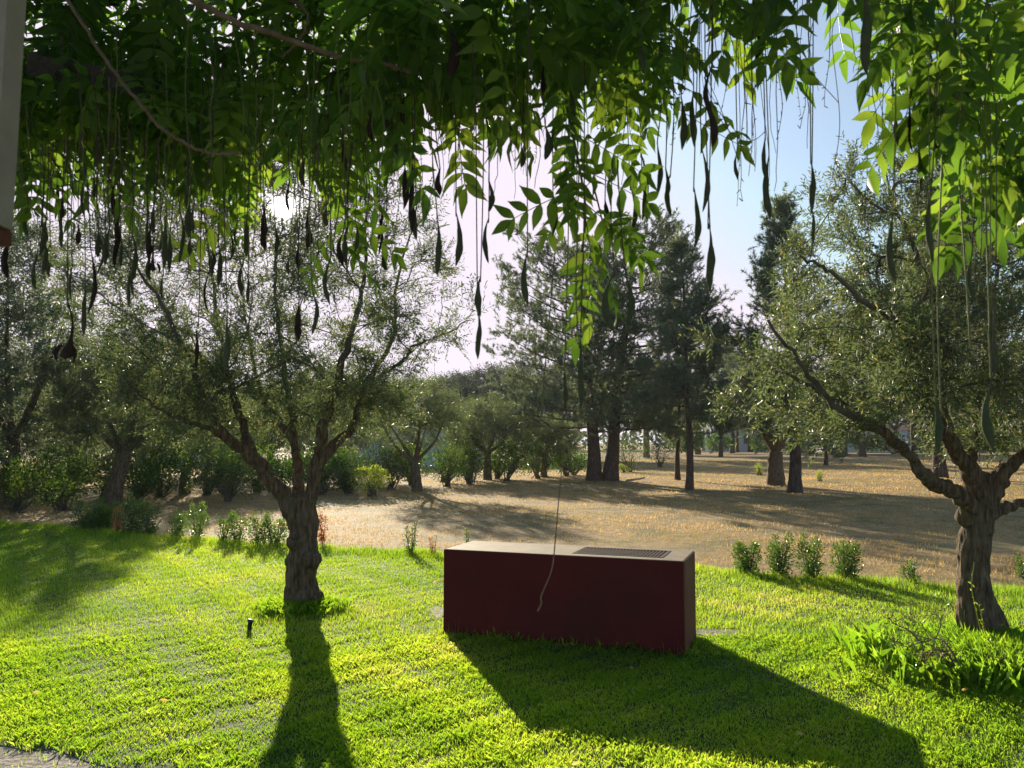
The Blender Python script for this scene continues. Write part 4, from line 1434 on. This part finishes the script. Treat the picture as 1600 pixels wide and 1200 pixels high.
# pergola beams over the camera
pg = thing('pergola', (0, 0, 0), 'grey timber pergola beams hidden in the wisteria overhead', 'pergola')
for (x0, x1, y, z) in ((-3.2, 3.6, 2.25, 3.12), (-3.2, 3.6, .6, 3.12), (-3.2, 3.6, -1.4, 3.12)):
    bm = bmesh.new(); box_bm(bm, x0, x1, y - .045, y + .045, z, z + .14); bm_obj('beam', bm, M['beam'], pg, .006)
for x in (-2.9, -1.35, .4, 2.1, 3.4):
    bm = bmesh.new(); box_bm(bm, x - .035, x + .035, -1.8, 2.6, 3.263, 3.36); bm_obj('rafter', bm, M['beam'], pg, .005)
for x, y in ((-3.1, -1.4), (3.5, -1.4)):
    bm = bmesh.new(); box_bm(bm, x - .06, x + .06, y - .06, y + .06, 0, 3.118); bm_obj('post', bm, M['beam'], pg, .008)
bm = bmesh.new(); box_bm(bm, -.03, .03, -.14, .22, -.03, .03)
o = bm_obj('beam_end', bm, M['beam'], pg, .006); o.location = at(135, 118, 2.15); o.rotation_euler = (0, R(22), R(-62))

wis = thing('wisteria_vine', (0, 2.0, 0), 'wisteria vine with long hanging leaves and seed pods trained over the pergola', 'vine')
WO = Vector((0, 2.0, 0))


def leaflet_V(L, Wd, droop, fold, curl, coarse=False):
    st = np.array([0, .12, .3, .5, .7, .86, 1.0])
    hw = np.array([.06, .62, .98, .92, .58, .22, .0]) * Wd * .5
    if coarse:
        st, hw = st[[0, 2, 4, 6]], hw[[0, 2, 4, 6]]
    V = []
    for s_, h_ in zip(st, hw):
        z = -droop * L * s_ ** 2 + curl * L * .03 * math.sin(s_ * 9)
        V.append((s_ * L, -h_, z + fold * h_)); V.append((s_ * L, 0, z)); V.append((s_ * L, h_, z + fold * h_))
    F = []
    for q in range(len(st) - 1):
        F.append((q * 3, q * 3 + 3, q * 3 + 4, q * 3 + 1)); F.append((q * 3 + 1, q * 3 + 4, q * 3 + 5, q * 3 + 2))
    return np.array(V), np.array(F)


def leaf_plan(seed):
    """rachis points and leaflet transforms of one compound leaf, in metres, rachis along +X"""
    r_ = np.random.default_rng(seed)
    L = r_.uniform(.21, .31)
    npair = int(r_.integers(5, 8))
    bend = r_.uniform(.2, .7); swing = r_.uniform(-.25, .25)
    u = np.linspace(0, 1, 9)
    rp = np.stack([L * u * (1 - .12 * bend * u), L * swing * u ** 2 * .5, -L * bend * .5 * u ** 2], -1)
    items = []
    for k in range(npair):
        uu = .18 + .78 * k / (npair - 1)
        p = np.array([np.interp(uu, u, rp[:, c]) for c in range(3)])
        for sg in (-1, 1):
            ang = sg * R(r_.uniform(58, 76) - 16 * uu)
            items.append((p, ang, R(r_.uniform(-8, 26)), sg * R(r_.uniform(-22, 22)), r_.uniform(.8, 1.1) * (1.05 - .28 * abs(uu - .45))))
    items.append((rp[-1], R(r_.uniform(-15, 15)), R(r_.uniform(15, 45)), R(r_.uniform(-20, 20)), 1.05))
    return rp, items


LV, LVC = [], []
for k in range(10):
    r_ = np.random.default_rng(100 + k)
    args = (.080 * r_.uniform(.92, 1.08), .0265 * r_.uniform(.9, 1.15), r_.uniform(.02, .45), r_.uniform(.1, .75), r_.uniform(-2.2, 2.2))
    LV.append(leaflet_V(*args))
    LVC.append(leaflet_V(*args, coarse=True))
leaflet_me = []
for V_, F_ in LV:
    mb = MB(); mb.add(V_, F_, .5); leaflet_me.append(mb.mesh('leaflet', M['wisteria']))


def item_mat(it):
    p, ang, pitch, roll, sc = it
    return Matrix.Translation(Vector(p)) @ Matrix.Rotation(ang, 4, 'Z') @ Matrix.Rotation(pitch, 4, 'Y') @ Matrix.Rotation(roll, 4, 'X') @ Matrix.Scale(sc, 4)


PLANS = [leaf_plan(s) for s in range(12)]
leaf_np, leaf_me, rachis_me = [], [], []
for s_, (rp, items) in enumerate(PLANS):
    mb = MB()
    tube(mb, rp, np.linspace(.0016, .0009, 9), 4, cap=False)
    rachis_me.append(mb.mesh('leaf', M['vine_green']))
    mb = MB()
    tube(mb, rp, np.linspace(.0016, .0009, 9), 4, .3, cap=False)
    for q, it in enumerate(items):
        V_, F_ = LV[(q * 3 + s_) % 10]
        m = np.array(item_mat(it))
        mb.add(V_ @ m[:3, :3].T + m[:3, 3], F_, (.25 + .5 * ((q * 37 + s_ * 17) % 10) / 10))
    leaf_me.append(mb.mesh('leaf', M['wisteria']))
    mb = MB()
    tube(mb, rp[::2], np.linspace(.0016, .0009, 5), 3, .3, cap=False)
    for q, it in enumerate(items):
        V_, F_ = LVC[(q * 3 + s_) % 10]
        m = np.array(item_mat(it))
        mb.add(V_ @ m[:3, :3].T + m[:3, 3], F_, (.25 + .5 * ((q * 37 + s_ * 17) % 10) / 10))
    leaf_np.append((np.concatenate(mb.v), [np.asarray(f) for f in mb.f], np.concatenate(mb.t)))

LEAVES = []      # (matrix, plan, priority)


def add_leaf(p, yaw, pitch, roll, sc):
    LEAVES.append((Matrix.Translation(Vector(p)) @ Matrix.Rotation(yaw, 4, 'Z') @ Matrix.Rotation(pitch, 4, 'Y') @ Matrix.Rotation(roll, 4, 'X') @ Matrix.Scale(sc, 4),
                   random.randrange(12)))


STEMS = []


def spray(pts, Y, n, sc=1.0, pitch=(20, 65), rad=.0028, mat='vine_green', spread=1.0):
    """a hanging shoot with alternate compound leaves"""
    P = spline([[*at(x, y, Y + (0 if len(q_) == 0 else q_[0]))] for x, y, *q_ in pts], 24)
    STEMS.append((P, np.linspace(rad, rad * .5, 24), mat))
    for k in range(n):
        u = .08 + .92 * (k + .5) / n
        p = [np.interp(u * 23, np.arange(24), P[:, c]) for c in range(3)]
        if random.random() < .3:         # hanging towards the lawn or the house, seen flat
            yaw = random.choice((-1, 1)) * math.pi / 2 + random.uniform(-.5, .5); pt = random.uniform(50, 80); rl = random.uniform(-.3, .3)
        else:                             # held out sideways with the blade tilted to the light
            yaw = (0 if k % 2 else math.pi) + random.uniform(-.5, .5); pt = random.uniform(*pitch) * .75; rl = random.choice((-1, 1)) * random.uniform(.4, 1.25)
        add_leaf(p, yaw, R(pt), rl, sc * random.uniform(.8, 1.1))


# named sprays seen against the sky
spray([(868, 60), (884, 160), (903, 250), (915, 330), (908, 400)], 1.75, 11, .86, (15, 60), .004)
spray([(915, 250), (935, 320), (950, 390)], 1.8, 3, .7)
spray([(700, 20), (705, 80), (715, 130), (722, 175)], 1.9, 7, .9, (5, 45))
spray([(540, 120), (535, 230), (530, 320), (520, 380)], 2.1, 8, .8)
spray([(640, 20), (640, 110), (632, 180)], 2.2, 6, .95)
spray([(1000, 0), (1015, 70), (1035, 130), (1050, 170)], 1.8, 6, .8, (10, 60))
spray([(960, -20), (972, 50), (980, 100)], 1.7, 5, .8)
spray([(1125, -110), (1118, -60), (1120, -20)], 1.6, 4, .85)
spray([(1185, -130), (1195, -80), (1205, -35)], 1.55, 4, .9)
spray([(1280, -140), (1310, -60), (1330, 10)], 1.5, 4, .9, (15, 60))
spray([(1450, -60), (1455, 30), (1475, 100), (1500, 160), (1525, 205)], 1.55, 9, .95, (15, 60), .004)
spray([(1540, -40), (1545, 60), (1550, 130), (1560, 200)], 1.65, 9, .95)
spray([(1500, -90), (1490, -20), (1485, 40)], 1.45, 5, .85)
spray([(1630, -20), (1620, 120), (1610, 220), (1600, 290)], 1.6, 9, .95)
spray([(1400, -120), (1405, -60), (1415, -10)], 1.75, 4, .9)
spray([(385, 140), (380, 240), (375, 320)], 2.2, 7, .85)
spray([(40, 150), (45, 230), (50, 265)], 2.0, 5, .8)

# the mass of the canopy
low_x = [-200, 0, 60, 120, 200, 330, 420, 480, 560, 610, 660, 760, 820, 900, 980, 1060, 1100, 1150, 1250, 1300, 1350, 1420, 1500, 1600, 1800]
low_y = [280, 270, 285, 265, 275, 280, 300, 290, 280, 215, 180, 180, 160, 150, 165, 130, 60, 20, 10, 10, 60, 130, 190, 250, 260]
nl_ = 0
while nl_ < 860:
    px = random.uniform(-260, 1860)
    wgt = np.interp(px, [-260, 300, 650, 1000, 1120, 1300, 1450, 1700], [1, 1, .75, .5, .09, .05, .2, .34])
    if random.random() > wgt:
        continue
    lo = np.interp(px, low_x, low_y)
    Y = random.uniform(2.0, 3.7) if px < 560 else random.uniform(1.6, 2.7)
    py = lo - 85 - abs(random.gauss(0, 1)) * 150 if random.random() < .6 else random.uniform(-330, lo - 85)
    p = at(px, py, Y)
    if p.z > 3.6:
        continue
    add_leaf(p, random.uniform(0, 2 * math.pi), R(random.uniform(0, 75)), random.uniform(-.6, .6), random.uniform(.8, 1.12))
    nl_ += 1
for k in range(900):       # thick layered part of the vine, far layers added to block the sun
    px = random.uniform(-260, 620); py = random.uniform(-330, 205)
    p = at(px, py, random.uniform(2.3, 5.0))
    if p.z < 4.0:
        add_leaf(p, random.uniform(0, 2 * math.pi), R(random.uniform(0, 75)), random.uniform(-.6, .6), random.uniform(.85, 1.15))
vis = []
for q, (m, pl) in enumerate(LEAVES):
    c = m @ Vector((.12, 0, -.03))
    r = Vector((c.x, c.y, c.z - CAM_H))
    cdir = r.normalized()
    c_, s_ = math.cos(PITCH), math.sin(PITCH)
    zf = r.y * c_ + r.z * s_; yf = -r.y * s_ + r.z * c_
    px, py = 800 + FPX * r.x / zf, 600 - FPX * yf / zf
    inside = -30 < px < 1630 and -60 < py
    if cdir.dot(SUN) > math.cos(R(12)):
        mm = np.array(m)
        if ((unit(leaf_np[pl][0] @ mm[:3, :3].T + mm[:3, 3] - np.array([0, 0, CAM_H]))) @ np.array(SUN)).max() > math.cos(R(1.15)):
            continue
    vis.append((zf if inside else 100 + zf, q))
vis.sort()
NEAR_SPLIT = 23
rest = MB()
keep_lf = {q for _, q in vis}
for rank, (zf, q) in enumerate(vis):
    m, pl = LEAVES[q]
    if rank < 300:
        if rank < NEAR_SPLIT:
            o = bpy.data.objects.new('leaf', rachis_me[pl]); COL.objects.link(o)
            for k, it in enumerate(PLANS[pl][1]):
                l_ = bpy.data.objects.new('leaflet', leaflet_me[(k * 3 + pl) % 10]); COL.objects.link(l_)
                l_.parent = o; l_.matrix_local = item_mat(it)
        else:
            o = bpy.data.objects.new('leaf', leaf_me[pl]); COL.objects.link(o)
        o.parent = wis
        o.matrix_local = Matrix.Translation(-WO) @ m
    else:
        V_, Fs, T_ = leaf_np[pl]
        mm = np.array(m)
        base_n = rest.n
        Vw = V_ @ mm[:3, :3].T + mm[:3, 3]
        rest.v.append(Vw.astype(np.float32)); rest.t.append(np.clip(T_ + random.uniform(-.25, .35), 0, 1).astype(np.float32))
        for f in Fs:
            rest.f.append(f + base_n)
        rest.n += len(Vw)
# unseen leaves over the camera, added to block skylight from above
for k in range(750):
    p = Vector((random.uniform(-3.6, 4.0), random.uniform(-1.9, 2.4), random.uniform(3.0, 3.55)))
    m = np.array(Matrix.Translation(p) @ Matrix.Rotation(random.uniform(0, 6.28), 4, 'Z') @ Matrix.Rotation(R(random.uniform(-10, 40)), 4, 'Y') @ Matrix.Rotation(random.uniform(-.5, .5), 4, 'X') @ Matrix.Scale(1.15, 4))
    V_, Fs, T_ = leaf_np[k % 12]
    base_n = rest.n
    Vw = V_ @ m[:3, :3].T + m[:3, 3]
    rest.v.append(Vw.astype(np.float32)); rest.t.append(T_.astype(np.float32))
    for f in Fs:
        rest.f.append(f + base_n)
    rest.n += len(Vw)
tag(rest.obj('foliage', M['wisteria'], wis, smooth_=False, origin=WO), kind='stuff')
for k, (P, rr, mt_) in enumerate(STEMS):
    mb = MB(); tube(mb, P, rr, 5); mb.obj('stem', M[mt_], wis, origin=WO)

# woody branches
for pts, Y, r0, r1 in [([(270, -20), (350, 25), (430, 55), (520, 85), (600, 100), (642, 112)], 1.75, .0075, .005),
                       ([(100, -10), (140, 55), (180, 115), (215, 158), (250, 198), (290, 225), (330, 240), (375, 240)], 1.7, .0042, .003),
                       ([(600, -10), (640, 15), (690, 20), (740, -5)], 1.9, .004, .003),
                       ([(440, -10), (480, 20), (470, 60), (440, 90)], 2.0, .005, .003),
                       ([(60, -20), (250, -40), (500, -60), (900, -90), (1300, -80), (1700, -100)], 1.9, .012, .009)]:
    P = spline(ctr_px(pts, Y), 40); P += rng.normal(size=P.shape) * .0012
    mb = MB(); tube(mb, P, np.linspace(r0, r1, 40), 8, wob=.08)
    mb.obj('branch', M['branch'], wis, origin=WO)


# seed pods on their stalks
def pod(px, y0, y1, w, Y, dry=False, twist=0., bend=0., stalk_top=None, open_=False, belly=.68):
    top = at(px, y0, Y); bot = at(px, y1, Y)
    L = (top - bot).length
    if dry and not open_:
        w *= .85
    hw = w / 2 * Y / FPX
    n = 18
    u = np.linspace(0, 1, n)
    prof = np.where(u < belly, .13 + .87 * np.sin(np.clip(u / belly, 0, 1) * np.pi / 2) ** 1.6, np.cos(np.clip((u - belly) / (1 - belly), 0, 1) * np.pi / 2) ** .75)
    if open_:
        prof = np.where(u < .62, .16 + .22 * u, .30 + .7 * np.sin((u - .62) / .38 * np.pi * .55))
        hw *= .8
    prof[-1] = .04
    prof *= 1 + .10 * np.sin(u * 17 + px) * (u > .3)
    cx = bend * L * np.sin(u * np.pi) + twist * L * .018 * np.sin(u * 7 + px)
    sides = 8
    a = np.linspace(0, 2 * np.pi, sides, endpoint=False)
    rot = px * .7 + twist * u * 3
    V = []
    for k in range(n):
        ex = hw * prof[k] * np.cos(a); ey = hw * .45 * prof[k] * np.sin(a)
        c_, s_ = math.cos(.5 * math.sin(rot[k])), math.sin(.5 * math.sin(rot[k]))
        V.append(np.stack([cx[k] + ex * c_ - ey * s_, ex * s_ + ey * c_, np.full(sides, -u[k] * L)], -1))
    V = np.concatenate(V)
    i = np.arange(n - 1)[:, None] * sides; j = np.arange(sides)[None]; k2 = (j + 1) % sides
    F = np.stack([i + j, i + sides + j, i + sides + k2, i + k2], -1).reshape(-1, 4)
    mb = MB(); mb.add(V, F)
    mb.f.append(np.array([list(range((n - 1) * sides, n * sides))]))
    if open_:      # split valves flaring at the foot
        for sg in (-1, 1):
            uu = np.linspace(0, 1, 8)
            vv = []
            for q in uu:
                wv = hw * 1.1 * math.sin(np.pi * min(1, .25 + q * .7)) * .6
                cxx = sg * hw * (.5 + 1.1 * math.sin(q * 2.4)); zz = -L * (.72 + .30 * q)
                vv += [(cxx - wv * .7, -.3 * wv, zz), (cxx, .6 * wv, zz - .004), (cxx + wv * .7, -.2 * wv, zz)]
            ff = [[r_ * 3 + c, r_ * 3 + c + 1, r_ * 3 + c + 4, r_ * 3 + c + 3] for r_ in range(7) for c in range(2)]
            mb.add(vv, ff)
    o = mb.obj('seed_pod', M['dry_pod' if dry else 'pod'], wis)
    o.location = top - WO
    if dry:
        o['label'] = 'split dark brown seed pod' if open_ else 'dry dark brown seed pod'
    # stalk from the canopy
    st = stalk_top if stalk_top is not None else min(y0 - 60, np.interp(px, low_x, low_y) - 60)
    dx = random.uniform(-14, 14)
    P = spline([[*at(px + dx, st, Y)], [*at(px + dx * .5 + random.uniform(-4, 4), (st * .45 + y0 * .55), Y)], [*(top + Vector((cx[0], 0, 0)))], [*(top + Vector((cx[1], 0, -u[1] * L)))]], 14)
    mb = MB(); tube(mb, P, np.linspace(.0012, .0014, 14), 4, cap=False)
    mb.obj('stalk', M['vine_brown' if (dry or random.random() < .6) else 'vine_green'], wis, origin=WO)


pods = [  # px, top, bottom, width, depth, dry
    (13, 372, 435, 20, 1.5, 1), (106, 470, 562, 24, 1.5, 2), (141, 385, 492, 12, 1.7, 1), (236, 355, 410, 13, 1.9, 1), (243, 370, 425, 13, 1.9, 2),
    (64, 345, 400, 8, 1.9, 0), (72, 340, 385, 9, 1.9, 0), (69, 370, 430, 10, 1.9, 0), (78, 380, 433, 8, 1.9, 0), (57, 402, 453, 7, 1.9, 0),
    (96, 300, 345, 9, 1.9, 1), (98, 335, 388, 7, 2., 0), (124, 350, 382, 10, 2., 1), (133, 435, 525, 9, 1.8, 0), (113, 410, 468, 7, 1.9, 0),
    (154, 360, 402, 9, 2., 0), (165, 365, 415, 10, 2., 0), (171, 355, 402, 7, 2., 0), (181, 362, 418, 8, 2.1, 1), (189, 370, 420, 5, 2.1, 0),
    (187, 335, 375, 9, 2.1, 1), (203, 415, 482, 8, 1.9, 0), (207, 365, 445, 8, 1.9, 0), (212, 400, 465, 7, 1.9, 0),
    (240, 315, 367, 9, 2., 0), (250, 345, 395, 6, 2., 0), (259, 335, 420, 11, 1.85, 0), (268, 355, 425, 8, 1.9, 0), (282, 330, 415, 8, 1.9, 0),
    (296, 310, 372, 11, 1.85, 0), (303, 315, 366, 8, 1.85, 0), (297, 370, 400, 7, 1.9, 0), (256, 425, 470, 7, 1.9, 0),
    (327, 420, 490, 6, 2.2, 1), (312, 500, 580, 7, 2., 1), (356, 488, 582, 12, 1.7, 0), (380, 410, 465, 8, 2., 0), (386, 335, 402, 9, 2.1, 0), (388, 430, 475, 6, 2., 0),
    (415, 345, 392, 11, 2., 1), (410, 320, 375, 13, 2., 1), (431, 355, 395, 8, 2.1, 0), (480, 330, 392, 14, 1.8, 1), (536, 360, 417, 11, 1.9, 1), (543, 350, 405, 8, 1.9, 0),
    (554, 345, 395, 7, 1.9, 0), (516, 400, 478, 10, 1.8, 0), (466, 470, 534, 13, 1.8, 1), (489, 455, 524, 10, 1.7, 0), (452, 400, 430, 6, 2., 0),
    (543, 210, 268, 10, 1.8, 1), (583, 170, 222, 14, 1.7, 1), (604, 180, 200, 10, 1.7, 1), (621, 190, 245, 9, 1.9, 0), (633, 150, 195, 11, 1.9, 1), (630, 255, 328, 14, 1.8, 1),
    (642, 255, 365, 14, 1.8, 1), (652, 320, 375, 9, 1.9, 0), (686, 260, 306, 13, 1.75, 1), (684, 340, 432, 11, 1.7, 0), (712, 330, 417, 11, 1.7, 0),
    (703, 40, 122, 24, 1.6, 1), (764, 280, 332, 10, 1.8, 0), (764, 340, 412, 9, 1.8, 0), (752, 430, 495, 11, 1.7, 0), (747, 480, 562, 9, 1.7, 0), (815, 230, 262, 9, 1.8, 0),
    (824, 390, 478, 11, 1.65, 0), (852, 195, 250, 14, 1.7, 0), (870, 185, 240, 10, 1.8, 0), (864, 290, 370, 8, 1.8, 0), (894, 110, 202, 10, 1.7, 0), (852, 100, 152, 12, 1.8, 1),
    (906, 530, 640, 11, 1.6, 0), (882, 570, 642, 8, 1.7, 0), (945, 310, 345, 11, 1.8, 1), (985, 290, 370, 9, 1.8, 0), (1000, 240, 345, 11, 1.8, 0), (1004, 290, 345, 7, 1.8, 0),
    (1008, 30, 120, 10, 1.6, 0), (1028, 220, 305, 9, 1.75, 0), (1041, 260, 315, 10, 1.75, 0), (1048, 270, 338, 9, 1.75, 0), (1064, 150, 235, 12, 1.7, 0), (1083, 140, 230, 11, 1.7, 0),
    (1083, 290, 388, 10, 1.65, 0), (1096, 230, 332, 11, 1.65, 0), (1106, 345, 458, 11, 1.6, 0), (1111, 370, 440, 9, 1.62, 0), (1152, 235, 282, 6, 1.8, 0), (1180, 40, 105, 9, 1.6, 1),
    (1195, 210, 285, 11, 1.65, 0), (1201, 240, 345, 11, 1.65, 0), (1268, 245, 330, 10, 1.6, 0), (1268, 320, 378, 8, 1.62, 0), (1350, -30, 118, 17, 1.35, 0), (1395, 325, 447, 11, 1.5, 0),
    (1436, 215, 300, 10, 1.6, 0), (1454, 300, 412, 14, 1.45, 0), (1401, 170, 228, 11, 1.6, 0), (1425, 150, 240, 8, 1.6, 1), (1467, 190, 252, 12, 1.6, 0), (1462, 615, 712, 14, 1.45, 0),
    (1549, 600, 705, 15, 1.4, 0), (1548, 470, 590, 13, 1.45, 0), (1484, 30, 72, 14, 1.5, 1), (1520, 390, 470, 7, 1.6, 0)]
for px, y0, y1, w, Y, dry in pods:
    pod(px, y0, y1, w, Y, bool(dry), twist=random.uniform(.2, 1.) if not dry else random.uniform(.5, 1.6), bend=random.uniform(-.11, .11), open_=dry == 2)
# the V shaped pair and the wavy pod against the sky
pod(960, 425, 520, 12, 1.6, bend=-.16, stalk_top=250)
pod(978, 430, 512, 12, 1.6, bend=.10, stalk_top=250)
pod(1108, 95, 232, 16, 1.5, True, twist=2.6, stalk_top=-60, belly=.8)
for _ in range(24):
    px = random.uniform(30, 620); y0 = random.uniform(245, 390)
    pod(px, y0, y0 + random.uniform(35, 75), random.uniform(5, 10), random.uniform(1.9, 2.5), random.random() < .3, twist=random.uniform(0, 2), bend=random.uniform(-.12, .12))

# bare hanging stalks
k_ = 0
for q in range(190):
    px = random.uniform(20, 1150) if random.random() < .72 else random.uniform(1150, 1600)
    lo = np.interp(px, low_x, low_y)
    Y = random.uniform(1.5, 2.4)
    y1 = lo + random.uniform(10, 150) if px < 1120 else lo + random.uniform(80, 320)
    y0 = lo - random.uniform(90, 260)
    dx = random.gauss(0, 10 if px < 1000 else 18)
    m1 = random.gauss(0, 5)
    P = spline([[*at(px, y0, Y)], [*at(px + dx * .4 + m1, y0 * .6 + y1 * .4, Y)], [*at(px + dx * .8 - m1, y0 * .2 + y1 * .8, Y)], [*at(px + dx, y1, Y)]], 14)
    P[1:] += np.cumsum(rng.normal(size=(13, 3)) * .0022, axis=0)
    if not sun_gap(P).all():
        continue
    mb = MB(); tube(mb, P, np.linspace(.0013, .0006, 14), 4, cap=False)
    if random.random() < .3:
        for s_ in range(5, 14):
            tube(mb, np.array([P[s_], P[s_] + rng.normal(size=3) * .006]), [.0012, .0009], 4, cap=False)
    mb.obj('stalk', M['vine_brown' if random.random() < .65 else 'vine_green'], wis, origin=WO)
# long green cords on the right, the wandering tendril, and the tan cord in front of the block
for pts, Y, r_, mt_ in [([(1478, 120), (1470, 300), (1465, 460), (1470, 640)], 1.5, .0016, 'vine_green'), ([(1492, 140), (1500, 300), (1510, 440), (1516, 545)], 1.5, .0016, 'vine_green'),
                        ([(1540, 100), (1540, 300), (1545, 470), (1548, 590)], 1.45, .0015, 'vine_green'), ([(1530, 150), (1534, 330), (1530, 455)], 1.55, .0014, 'vine_green'),
                        ([(1100, 120), (1115, 165), (1135, 200), (1160, 219), (1180, 218), (1196, 205)], 1.6, .0008, 'vine_brown'),
                        ([(1085, 70), (1100, 110), (1130, 180), (1150, 240)], 1.6, .0008, 'vine_brown'),
                        ([(1215, 30), (1240, 80), (1265, 110), (1310, 160)], 1.6, .0008, 'vine_brown'),
                        ([(1310, 20), (1300, 60), (1312, 190), (1300, 280)], 1.65, .0008, 'vine_brown'),
                        ([(905, 250), (902, 360), (900, 460), (905, 540)], 1.65, .0016, 'vine_green'),
                        ([(868, 380), (860, 480), (852, 570), (845, 650), (836, 735)], 1.9, .0014, 'vine_green'),
                        ([(898, 560), (884, 680), (874, 770), (868, 840), (862, 890), (846, 930), (846, 942), (840, 955)], 1.9, .0022, 'branch'),
                        ([(890, 300), (897, 430), (898, 560)], 1.9, .0009, 'branch')]:
    P = spline(ctr_px(pts, Y), 44)
    mb = MB(); tube(mb, P, np.linspace(r_ * (.45 if mt_ == 'branch' else 1), r_, 44), 5)
    mb.obj('stalk', M[mt_], wis, origin=WO)
print('objects', len(bpy.data.objects))

# ------------------------------------------------------------------ haze
bm = bmesh.new(); box_bm(bm, -410, 410, -70, 910, -1.2, 17.5)
hz = bm_obj('haze', bm, M['panel'])
hz.data.materials.clear()
hm = bpy.data.materials.new('haze'); hm.use_nodes = True
ht = hm.node_tree; ht.nodes.clear()
pv = ht.nodes.new('ShaderNodeVolumePrincipled')
pv.inputs['Color'].default_value = (.86, .92, 1.0, 1)
pv.inputs['Density'].default_value = .00026
pv.inputs['Anisotropy'].default_value = .35
ho = ht.nodes.new('ShaderNodeOutputMaterial')
ht.links.new(pv.outputs[0], ho.inputs['Volume'])
hz.data.materials.append(hm)
hz['kind'] = 'stuff'
